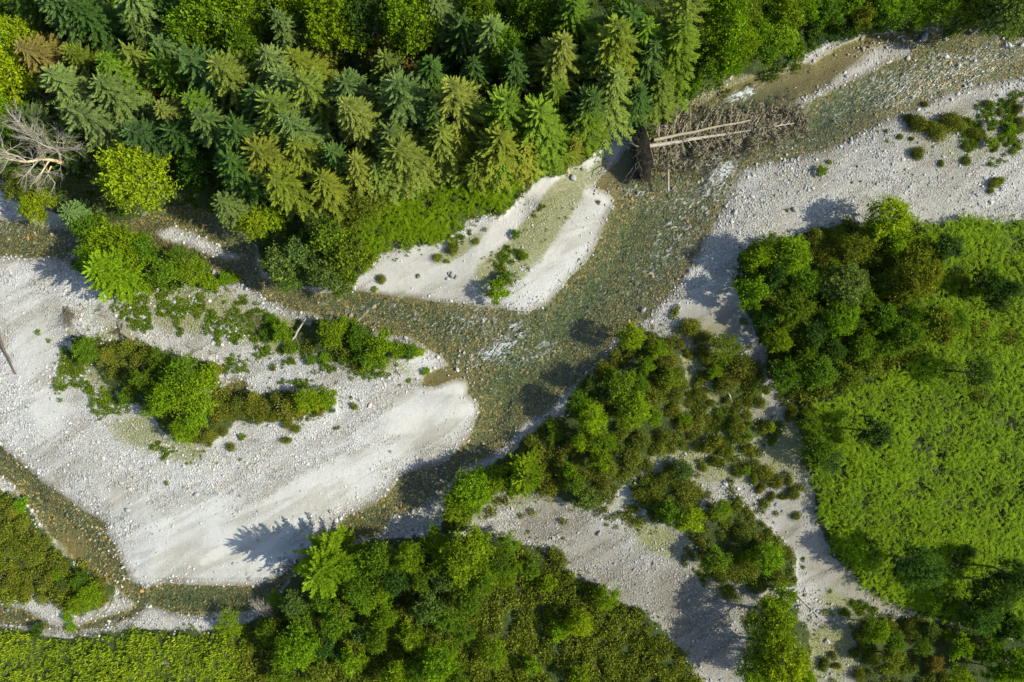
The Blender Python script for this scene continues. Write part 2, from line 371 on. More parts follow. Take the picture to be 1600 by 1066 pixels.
di = np.max([signed(p) for p in ISLANDS], axis=0)
dw = np.minimum(dw, -di) + nz_a * 0.35 + nz_c * 0.12       # >0 in water
dv = np.max([signed(p) for p in VEG], axis=0) + nz_a * 0.7 + nz_c * 0.3
def blobs(lst, soft=0.5):
    out = np.zeros(GX.shape)
    for px, py, rx, ry, rot, val in lst:
        cx, cy = P(px, py); a = math.radians(rot); dx, dy = GX - cx, GY - cy
        u = (dx * math.cos(a) + dy * math.sin(a)) / (rx * S); v = (-dx * math.sin(a) + dy * math.cos(a)) / (ry * S)
        r = np.sqrt(u * u + v * v) + nz_a * 0.5
        out = np.maximum(out, val * np.clip((1 + soft - r) / (2 * soft), 0, 1))
    return out
fineb = blobs([(880,390,115,32,52,1),(680,640,60,32,28,1),(330,850,150,60,5,.8),(480,780,140,26,28,.9),(230,800,90,20,-25,.6),(700,420,110,40,20,.5),(1140,590,120,60,-70,.3),(1300,900,150,45,-50,.3),
               (900,830,110,30,-20,.15),(640,555,60,14,-15,.5),(60,560,30,140,15,.4),(1400,160,60,30,30,.2),(905,265,70,14,30,1),(1120,510,60,60,0,.8)])
sandb = blobs([(785,360,70,22,60,.8),(345,862,50,9,28,.8),(360,850,30,16,40,.6),(640,660,60,10,30,.6),(700,600,40,12,15,.8),(890,270,60,14,32,.95),(650,430,60,30,25,.45),(480,750,60,14,20,.4),
               (1170,160,130,34,18,1.0),(940,290,26,30,50,1.0),(690,595,42,16,-15,1.0),(1290,105,120,28,24,.8),(100,870,30,60,-40,.6),(975,250,24,30,0,.7),(1180,720,60,26,-40,.2),(930,820,40,24,0,.2),
               (860,400,10,40,-50,.5),(730,640,30,14,0,.6),(1000,430,40,12,60,.1)])
weedb = blobs([(850,350,85,22,52,.95),(790,420,44,32,40,.85),(715,390,40,10,30,.6),(300,480,110,36,-10,.5),(420,520,90,26,-14,.65),(180,560,50,60,-40,.5),(260,690,90,26,-20,.45),(140,490,60,20,0,.25),
               (1500,215,110,50,0,.3),(1050,620,120,90,-50,.45),(1120,690,100,60,-40,.45),(1010,830,70,24,-40,.5),(1100,880,60,20,-50,.4),(1330,960,60,24,-30,.5),(1290,1020,50,50,0,.5),(820,740,150,40,30,.5),(1060,640,110,110,0,.62),(940,720,90,40,20,.7),(1230,700,60,40,-60,.5),
               (120,900,60,50,-40,.5),(930,270,40,10,50,.5),(560,560,100,18,-12,.4),(1380,930,60,20,-20,.5),(985,200,40,12,0,.6)])
shal = blobs([(1480,110,140,30,20,1),(1400,70,80,14,10,1),(1000,300,60,30,0,.6),(1130,290,40,30,50,.8),(770,540,80,34,20,.75),(1090,330,60,50,50,.3),(150,840,90,22,-45,.7),(700,740,50,26,20,.7),(860,640,60,16,50,.5),(180,900,40,16,-50,.9),(50,370,60,14,0,.4),(730,590,40,20,0,.9)])
teal = blobs([(1120,195,130,34,12,.9),(1320,170,110,22,30,1),(300,938,90,16,2,.9),(880,480,110,36,40,.7),(600,480,120,14,-14,.35),(1290,200,80,20,24,.8),(800,600,70,40,45,.5),(985,262,28,30,0,.9),(1000,400,90,50,50,.35),(380,400,50,20,-30,.5)])
foamb = blobs([(1050,380,100,50,60,.33),(600,490,130,24,-14,.3),(1430,120,190,34,20,.38),(900,480,90,30,40,.25),(1000,440,80,30,50,.3),(1132,266,26,11,35,.95),(1118,282,30,14,50,.7),(775,548,46,16,25,.72),(800,520,40,20,60,.6),(740,505,70,26,0,.45),(830,560,50,20,30,.45),(1080,310,90,34,10,.46),(1000,305,50,16,-10,.5),(1160,148,34,9,22,.95),(1090,158,12,6,40,.9),(720,470,60,16,-10,.3),
               (1490,105,120,24,22,.36),(1220,235,60,10,20,.35),(20,360,30,10,0,.4),(110,375,14,12,0,.5),(1110,250,30,14,20,.6)], 0.7)
dullb = blobs([(1400,230,300,110,0,.45),(920,860,220,60,-30,.9),(1090,940,160,90,-50,.9),(1240,780,260,60,-60,.8),(1100,620,170,130,0,.9),(800,380,150,60,50,.4),(1290,1020,90,90,0,.8),(560,580,150,30,-10,.4),(420,500,130,50,-10,.35),(620,790,60,30,0,0),(1380,950,130,60,-20,.8)], .6)
meadow = np.clip(signed([(-400,985),(0,985),(60,995),(330,992),(400,1000),(390,1300),(-400,1300)]), 0, 1)
depth = np.clip(dw * 0.22, 0, 0.55) * (1 - 0.72 * shal) * (1 + 0.5 * teal)
zg = 0.02 + np.clip(-dw * 0.09, 0, 0.35) + nz_a * 0.04 + nz_b * 0.06 * np.clip(-dw, 0, 2) / 2
sm = lambda x: x * x * (3 - 2 * x)
bank = sm(np.clip((dv + 0.6) / 2.2, 0, 1))
Z = np.where(dw > 0, -0.02 - depth + nz_c * 0.02, zg + bank * (0.45 + 0.2 * nz_b) + np.clip(dv, 0, 1) * nz_a * 0.1)
north = np.clip((GY - (P(0, 260)[1])) / 6.0, 0, 1) * np.clip(dv / 3, 0, 1)
Z = Z + north * 1.0 + meadow * (nz_a * .5 + nz_c * .12)
A = {"bed": np.clip(dw * 2.2 + 0.15, 0, 1), "coarse": np.clip(0.65 - 0.9 * fineb + 0.25 * nz_b, 0, 1), "sand": sandb, "veg": np.clip(dv * 1.2 + 0.5, 0, 1) * np.clip(1 - dw * 4, 0, 1),
     "weed": weedb, "wet": np.clip(1 - (-dw) / (0.55 + 0.5 * nz_b), 0, 1) * (dw < 0), "dull": dullb}
def look(arr, x, y):
    i = np.clip(((np.asarray(x) - X0) / RES).astype(int), 0, NX - 1); j = np.clip(((np.asarray(y) - Y0) / RES).astype(int), 0, NY - 1)
    return arr[j, i]
def gz(x, y): return float(look(Z, x, y))

# terrain: one sheet, fine in the valley, coarse out to the horizon
ext = np.array([3, 8, 16, 30, 60, 120, 250, 500, 900.])
ux = np.concatenate([gx[0] - ext[::-1], gx, gx[-1] + ext]); uy = np.concatenate([gy[0] - ext[::-1], gy, gy[-1] + ext])
UX, UY = np.meshgrid(ux, uy)
nxx, nyy = len(ux), len(uy)
idx = np.arange(nxx * nyy).reshape(nyy, nxx)
quads = np.stack([idx[:-1, :-1], idx[:-1, 1:], idx[1:, 1:], idx[1:, :-1]], axis=-1).reshape(-1, 4)
gm = make_mesh("ground", np.stack([UX, UY, look(Z, UX, UY)], axis=-1).reshape(-1, 3), [quads], {k: look(a, UX, UY).ravel() for k, a in A.items()}, True)
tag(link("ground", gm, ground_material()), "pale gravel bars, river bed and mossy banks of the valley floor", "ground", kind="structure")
# water: a sheet wherever the bed lies below it
wx = np.arange(-80, 80.01, 0.3); wy = np.arange(-60, 60.01, 0.3)
WX, WY = np.meshgrid(wx, wy); wd = look(dw, WX, WY)
ii = np.arange(WX.size).reshape(WX.shape)
keep = (np.maximum.reduce([wd[:-1, :-1], wd[1:, :-1], wd[:-1, 1:], wd[1:, 1:]]) > -0.3)
wq = np.stack([ii[:-1, :-1], ii[:-1, 1:], ii[1:, 1:], ii[1:, :-1]], axis=-1)[keep]
used, inv = np.unique(wq, return_inverse=True)
wv = np.stack([WX.ravel()[used], WY.ravel()[used], np.zeros(len(used))], axis=-1)
wm = make_mesh("river_water", wv, [inv.reshape(-1, 4)], {"deep": look(np.clip(depth * 0.55 + teal * 0.4, 0, 1), wv[:, 0], wv[:, 1]), "foam": look(foamb, wv[:, 0], wv[:, 1]), "riffle": look(np.maximum(shal, foamb), wv[:, 0], wv[:, 1])}, True)
tag(link("river_water", wm, water_material()), "clear shallow stream water running over rusty and green cobbles", "river", kind="structure")

# ------------------------------------------------------------------ loose stones
phi = (1 + 5 ** .5) / 2
ICO_V = unit(np.array([(-1, phi, 0), (1, phi, 0), (-1, -phi, 0), (1, -phi, 0), (0, -1, phi), (0, 1, phi), (0, -1, -phi), (0, 1, -phi), (phi, 0, -1), (phi, 0, 1), (-phi, 0, -1), (-phi, 0, 1)], float))
ICO_F = np.array([(0, 11, 5), (0, 5, 1), (0, 1, 7), (0, 7, 10), (0, 10, 11), (1, 5, 9), (5, 11, 4), (11, 10, 2), (10, 7, 6), (7, 1, 8), (3, 9, 4), (3, 4, 2), (3, 2, 6), (3, 6, 8), (3, 8, 9), (4, 9, 5), (2, 4, 11), (6, 2, 10), (8, 6, 7), (9, 8, 1)])
def scatter(n, weight, rng=R, margin=0.0):
    x = rng.uniform(gx[0], gx[-1], n * 1); y = rng.uniform(gy[0], gy[-1], n * 1)
    k = rng.random(n) < look(weight, x, y)
    return x[k], y[k]
def stones(name, x, y, size, mat, label, flat=0.6, sink=0.25):
    n = len(x); v = np.repeat(ICO_V[None], n, 0) * (1 + R.uniform(-.18, .18, (n, 12, 1)))
    sc = np.stack([size * R.uniform(.8, 1.35, n), size * R.uniform(.65, 1.0, n), size * R.uniform(flat - .15, flat + .15, n)], -1)[:, None, :]
    v = v * sc; a = R.uniform(0, 6.28, n); ca, sa = np.cos(a)[:, None], np.sin(a)[:, None]
    vx = v[..., 0] * ca - v[..., 1] * sa; vy = v[..., 0] * sa + v[..., 1] * ca
    v = np.stack([vx + x[:, None], vy + y[:, None], v[..., 2] + (look(Z, x, y) + size * flat * sink)[:, None]], -1).reshape(-1, 3)
    f = (ICO_F[None] + (np.arange(n) * 12)[:, None, None]).reshape(-1, 3)
    me = make_mesh(name, v, [f], {"v": np.repeat(np.clip(R.beta(1.6, 1.4, n) * (1 - .62 * (look(dullb, x, y) if mat is M_STONE else 0)), 0, 1), 12)}, False)
    tag(link(name, me, mat), label, "gravel", kind="stuff")
dry = (dw < 0.05).astype(float) * np.clip(1 - dv * 1.5, 0, 1)
coarse_w = np.clip(A["coarse"] + 0.1 - sandb * 0.8, 0.03, 1)
ang = math.radians(32); ux_ = (GX * math.cos(ang) + GY * math.sin(ang)); uy_ = (-GX * math.sin(ang) + GY * math.cos(ang))
band = np.clip(.5 + .5 * np.sin(uy_ * 1.1 + 2.2 * nz_b + .05 * ux_) + nz_a, 0, 1)
x, y = scatter(260000, dry * coarse_w * (0.15 + 0.85 * band) * np.clip(0.6 + nz_a * 0.8, 0.1, 1) * 0.9)
stones("bar_gravel", x, y, 0.03 + R.gamma(1.5, 0.021, len(x)), M_STONE, "pale grey cobbles strewn over the dry gravel bars")
edge = np.exp(-((dw + 0.2) / 0.45) ** 2) * (1 - np.clip(dv * 2, 0, 1)) * np.clip(.6 + .7 * nz_b + nz_a, .08, 1)
x, y = scatter(110000, edge * .8)
stones("shore_cobbles", x, y, 0.04 + R.gamma(1.6, 0.024, len(x)), M_STONE, "light cobbles lining the water's edge and breaking the surface", sink=.4)
inw = (dw > 0.3).astype(float) * (1 - 0.85 * np.clip(sandb, 0, 1)) * (0.4 + 0.6 * shal)
x, y = scatter(200000, inw * .8)
stones("bed_cobbles", x, y, 0.035 + R.gamma(1.6, 0.024, len(x)), M_BEDSTONE, "green, brown and rusty orange cobbles under the stream", sink=.2)
x, y = scatter(60000, (dw > 0).astype(float) * np.clip(shal * 1.1 - .25, 0, 1) * .6)
stones("riffle_stones", x, y, 0.05 + R.gamma(1.6, 0.024, len(x)), M_STONE, "pale stones standing out of the shallow riffles", sink=1.2, flat=.7)

# ------------------------------------------------------------------ plant builders (real metres, shared meshes)
UP = np.array([0, 0, 1.0])
def rand_dirs(n, zmin=-1.0):
    z = R.uniform(zmin, 1, n); a = R.uniform(0, 6.2832, n); r = np.sqrt(1 - z * z)
    return np.stack([r * np.cos(a), r * np.sin(a), z], -1)
def side_of(d):
    s = np.cross(d, rand_dirs(len(d))); return unit(s)

def broad_crown(rad, hgt, nsh, leaf, name, lumps=9, zbase=0.25, shoot=0.55):
    """crown of leafy shoots grown from lumpy limbs"""
    m = MB()
    cc, cr = [], []
    for i in range(lumps):
        a = i * 2.4 + R.uniform(-.5, .5); q = math.sqrt((i + .5) / lumps) * 0.72
        zz = hgt * (zbase + (1 - zbase) * (0.72 - 0.62 * q ** 1.6) + R.uniform(-.07, .07))
        cc.append((rad * q * math.cos(a), rad * q * math.sin(a), zz)); cr.append(rad * R.uniform(.20, .34))
    cc, cr = np.array(cc), np.array(cr)
    k = R.integers(0, lumps, nsh); d = rand_dirs(nsh, -0.45)
    out = unit(cc[k] * np.array([1, 1, 0]) + 1e-3) * 0.35
    d = unit(d + out + UP * 0.25)
    start = cc[k] + d * (cr[k] * R.uniform(.25, .95, nsh))[:, None] * np.array([1, 1, hgt / rad * .55])
    L = shoot * rad * R.uniform(.35, 1, nsh) * .55 * np.where(R.random(nsh) < .14, 1.7, 1); lsz = R.uniform(.6, 1.35, nsh)
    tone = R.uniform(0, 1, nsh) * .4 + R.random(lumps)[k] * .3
    nl = 9
    for j in range(nl):
        s = (j + .5) / nl
        c = start + d * (L * s)[:, None] + R.normal(0, leaf * .7, (nsh, 3))
        ld = unit(d * .6 + rand_dirs(nsh, -.3)); ls = side_of(ld)
        sz = leaf * lsz * R.uniform(.7, 1.25, nsh) * (1.15 - .5 * s)
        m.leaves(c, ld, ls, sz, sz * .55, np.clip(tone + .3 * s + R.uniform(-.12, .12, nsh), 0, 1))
    return m.mesh(name)
def broad_trunk(rad, hgt, name):
    m = MB(); top = hgt * .7
    p = np.array([(0, 0, -.3), (.02 * rad, .03 * rad, hgt * .25), (-.04 * rad, .02 * rad, hgt * .5), (0, 0, top)])
    m.tube(p, np.array([.075, .06, .045, .02]) * rad * .9, 7)
    for i in range(8):
        a = i * 2.4; h0 = hgt * R.uniform(.2, .5); q = R.uniform(.45, .8) * rad
        e = np.array([q * math.cos(a), q * math.sin(a), h0 + hgt * R.uniform(.15, .35)])
        s0 = np.array([0, 0, h0]); m.tube([s0, (s0 + e) / 2 + (0, 0, -.03 * hgt), e], np.array([.03, .02, .008]) * rad, 5)
    return m.mesh(name, True)

def conifer_crown(rad, hgt, whorls, name, droop=0.25, upturn=0.12, spray=0.34, wid=0.028, dens=8, nb=7, z0=.10, power=.85, thin=1.0):
    m = MB()
    for wI in range(whorls):
        t = (wI + R.uniform(-.2, .2)) / whorls; z = hgt * (z0 + (1 - z0) * t)
        L0 = rad * max(1 - t, 0) ** power + .18
        nb_ = nb + 3 if t < .85 else 6
        for b in range(nb_):
            if R.random() > thin: continue
            a = b * 6.2832 / nb_ + wI * 1.1 + R.uniform(-.4, .4); L = L0 * R.uniform(.55, 1.12); dv_ = R.uniform(-.14, .14)
            da = np.array([math.cos(a), math.sin(a), 0]); sa = np.array([-math.sin(a), math.cos(a), 0])
            n = dens + int(L * 4.5); s = np.linspace(.12, 1, n)
            lift = .35 * t
            def curve(q): return da[None] * (L * q)[:, None] + UP[None] * (z + L * ((lift + dv_) * q - droop * q ** 1.3 + upturn * q ** 3))[:, None]
            c = curve(s); tan = unit(curve(s + .02) - c)
            tone = R.uniform(0, .35)
            for sg in (-1, 1):
                ln = spray * L * (1.05 - s * .8) * R.uniform(.45, 1.3, n) + .06
                dr = unit(tan * .9 + sa[None] * sg * R.uniform(.6, 1.0, n)[:, None] + UP[None] * R.uniform(-.35, .05, n)[:, None])
                nrm = unit(UP[None] * 1.0 + R.normal(0, .35, (n, 3)))
                for q in range(2):
                    dq = unit(dr + R.normal(0, .16, (n, 3)) + (tan * .25 if q else 0))
                    sd_ = unit(np.cross(dq, nrm))
                    f = 1.0 if q == 0 else .62
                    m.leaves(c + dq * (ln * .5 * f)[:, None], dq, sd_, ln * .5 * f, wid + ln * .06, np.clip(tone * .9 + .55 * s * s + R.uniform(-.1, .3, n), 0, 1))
            m.leaves(c[-1:] + tan[-1:] * .08, tan[-1:], sa[None], np.array([.16]), np.array([.05]), np.array([.95]))
            # hanging twigs under the limb
            k = np.arange(1, n, 2); dn = unit(np.array([0, 0, -1.0]) + tan[k] * .5 + R.normal(0, .2, (len(k), 3)))
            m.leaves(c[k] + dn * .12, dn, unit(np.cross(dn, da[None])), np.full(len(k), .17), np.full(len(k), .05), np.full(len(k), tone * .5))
    m.leaves(np.array([[0, 0, hgt + .15]]), UP[None], np.array([[1., 0, 0]]), np.array([.35]), np.array([.05]), np.array([1.]))
    return m.mesh(name)
def conifer_trunk(rad, hgt, name):
    m = MB(); zz = np.linspace(-.4, hgt, 7)
    m.tube(np.stack([np.sin(zz * .3) * .05, np.cos(zz * .2) * .04, zz], -1), np.interp(zz, [-.4, hgt], [.018 * hgt, .02]), 7)
    return m.mesh(name, True)

def gorse_mound(rad, hgt, n, leaf, name, lumps=6):
    m = MB(); 
    la = R.uniform(0, 6.28, lumps); lr = rad * np.sqrt(R.random(lumps)) * .6; lc = np.stack([np.cos(la) * lr, np.sin(la) * lr, np.zeros(lumps)], -1)
    ls = R.uniform(.38, .6, lumps) * rad; lz = hgt * R.uniform(.6, 1.0, lumps)
    k = R.integers(0, lumps, n); d = rand_dirs(n, 0.0); q = R.uniform(.55, 1.08, n)
    c = lc[k] + np.stack([d[:, 0] * ls[k] * q, d[:, 1] * ls[k] * q, d[:, 2] * lz[k] * q], -1)
    ld = unit(d * .5 + R.normal(0, .75, (n, 3))); sz = leaf * R.uniform(.6, 1.3, n)
    lump_tone = R.random(lumps)[k] * .3
    m.leaves(c, ld, side_of(ld), sz, sz * .42, np.clip(lump_tone + R.uniform(0, .7, n), 0, 1))
    return m.mesh(name)
def gorse_stems(rad, hgt, name):
    m = MB()
    for i in range(7):
        a = i * .9; e = np.array([math.cos(a) * rad * .6, math.sin(a) * rad * .6, hgt * .7])
        m.tube([(0, 0, -.1), e * .5 + (0, 0, .02), e], [.03, .02, .008], 4)
    return m.mesh(name)

LIB = {}
def lib(kind, items): LIB[kind] = items
SPR = [(2.3, 14, 34, dict(droop=.30, nb=8)), (2.0, 12, 30, dict(droop=.38, upturn=.2, nb=9, thin=.85, power=.6)), (2.5, 15, 32, dict(droop=.2, nb=8, thin=.8, spray=.22)), (2.1, 10, 26, dict(droop=.28, nb=9, spray=.3, power=.55)),
       (2.4, 12, 28, dict(droop=.1, upturn=.2, nb=9, thin=.75, power=.5, spray=.24)), (2.2, 11, 30, dict(droop=.42, upturn=.1, nb=8, thin=.9, power=.7)), (2.3, 13, 26, dict(droop=.24, nb=7, thin=.6, spray=.26, power=.65))]
lib('spruce', [(conifer_crown(a, b, c, "spruce_crown", **k), conifer_trunk(a, b, "spruce_trunk"), a, b) for a, b, c, k in SPR])
lib('larch', [(conifer_crown(2.3, 6.5, 17, "larch_crown", droop=-.12, upturn=.15, spray=.30, nb=9, z0=.12, wid=.035, power=.7), conifer_trunk(2.3, 6.5, "larch_trunk"), 2.3, 6.5),
              (conifer_crown(1.7, 5.0, 14, "larch_crown", droop=-.05, upturn=.15, spray=.30, nb=9, z0=.12, wid=.035, power=.65), conifer_trunk(1.7, 5.0, "larch_trunk"), 1.7, 5.0)])
lib('big', [(broad_crown(2.6, 7.5, 820, .125, "broad_crown", 24), broad_trunk(2.6, 7.5, "broad_trunk"), 2.6, 7.5),
            (broad_crown(2.5, 7.0, 800, .125, "broad_crown", 18, .2), broad_trunk(2.5, 7.0, "broad_trunk"), 2.5, 7.0)])
lib('mid', [(broad_crown(1.7, 4.6, 480, .105, "broad_crown", 15), broad_trunk(1.7, 4.6, "broad_trunk"), 1.7, 4.6),
            (broad_crown(1.6, 4.2, 440, .11, "broad_crown", 12, .15), broad_trunk(1.6, 4.2, "broad_trunk"), 1.6, 4.2),
            (broad_crown(1.8, 5.0, 480, .10, "broad_crown", 18, .2, .8), broad_trunk(1.8, 5.0, "broad_trunk"), 1.8, 5.0)])
lib('small', [(broad_crown(1.0, 2.4, 240, .085, "shrub_crown", 7, .1), broad_trunk(1.0, 2.4, "shrub_trunk"), 1.0, 2.4),
              (broad_crown(.9, 1.9, 220, .085, "shrub_crown", 5, .05, .8), broad_trunk(.9, 1.9, "shrub_trunk"), .9, 1.9)])
lib('gorse', [(gorse_mound(1.0, 1.0, 2600, .062, "gorse_crown", 8), gorse_stems(1.0, 1.0, "gorse_stem"), 1.0, 1.0),
              (gorse_mound(1.0, .9, 2400, .065, "gorse_crown", 6), gorse_stems(1.0, .9, "gorse_stem"), 1.0, .9),
              (gorse_mound(1.0, 1.15, 2600, .06, "gorse_crown", 11), gorse_stems(1.0, 1.1, "gorse_stem"), 1.0, 1.1)])
lib('weed', [(gorse_mound(.4, .3, 260, .06, "weed_leaves", 5), None, .4, .3), (gorse_mound(.4, .22, 200, .055, "weed_leaves", 7), None, .4, .22)])

# colours of foliage
C = {'bright': (.145, .225, .011), 'yellow': (.19, .26, .011), 'green': (.100, .168, .014), 'dark': (.05, .095, .018), 'olive': (.135, .165, .018), 'blue': (.11, .165, .042),
     'bluedark': (.075, .125, .032), 'lichen': (.135, .175, .03), 'gold': (.175, .150, .035), 'brown': (.19, .135, .05), 'moss': (.10, .13, .015), 'lime': (.15, .25, .012)}
WORD = {'bright': 'bright green', 'yellow': 'yellow-green', 'green': 'mid green', 'dark': 'dark green', 'olive': 'olive green', 'blue': 'pale blue-green', 'bluedark': 'dark blue-green', 'lichen': 'grey-olive',
        'gold': 'golden brown', 'brown': 'dying brown', 'moss': 'mossy green', 'lime': 'lime green'}
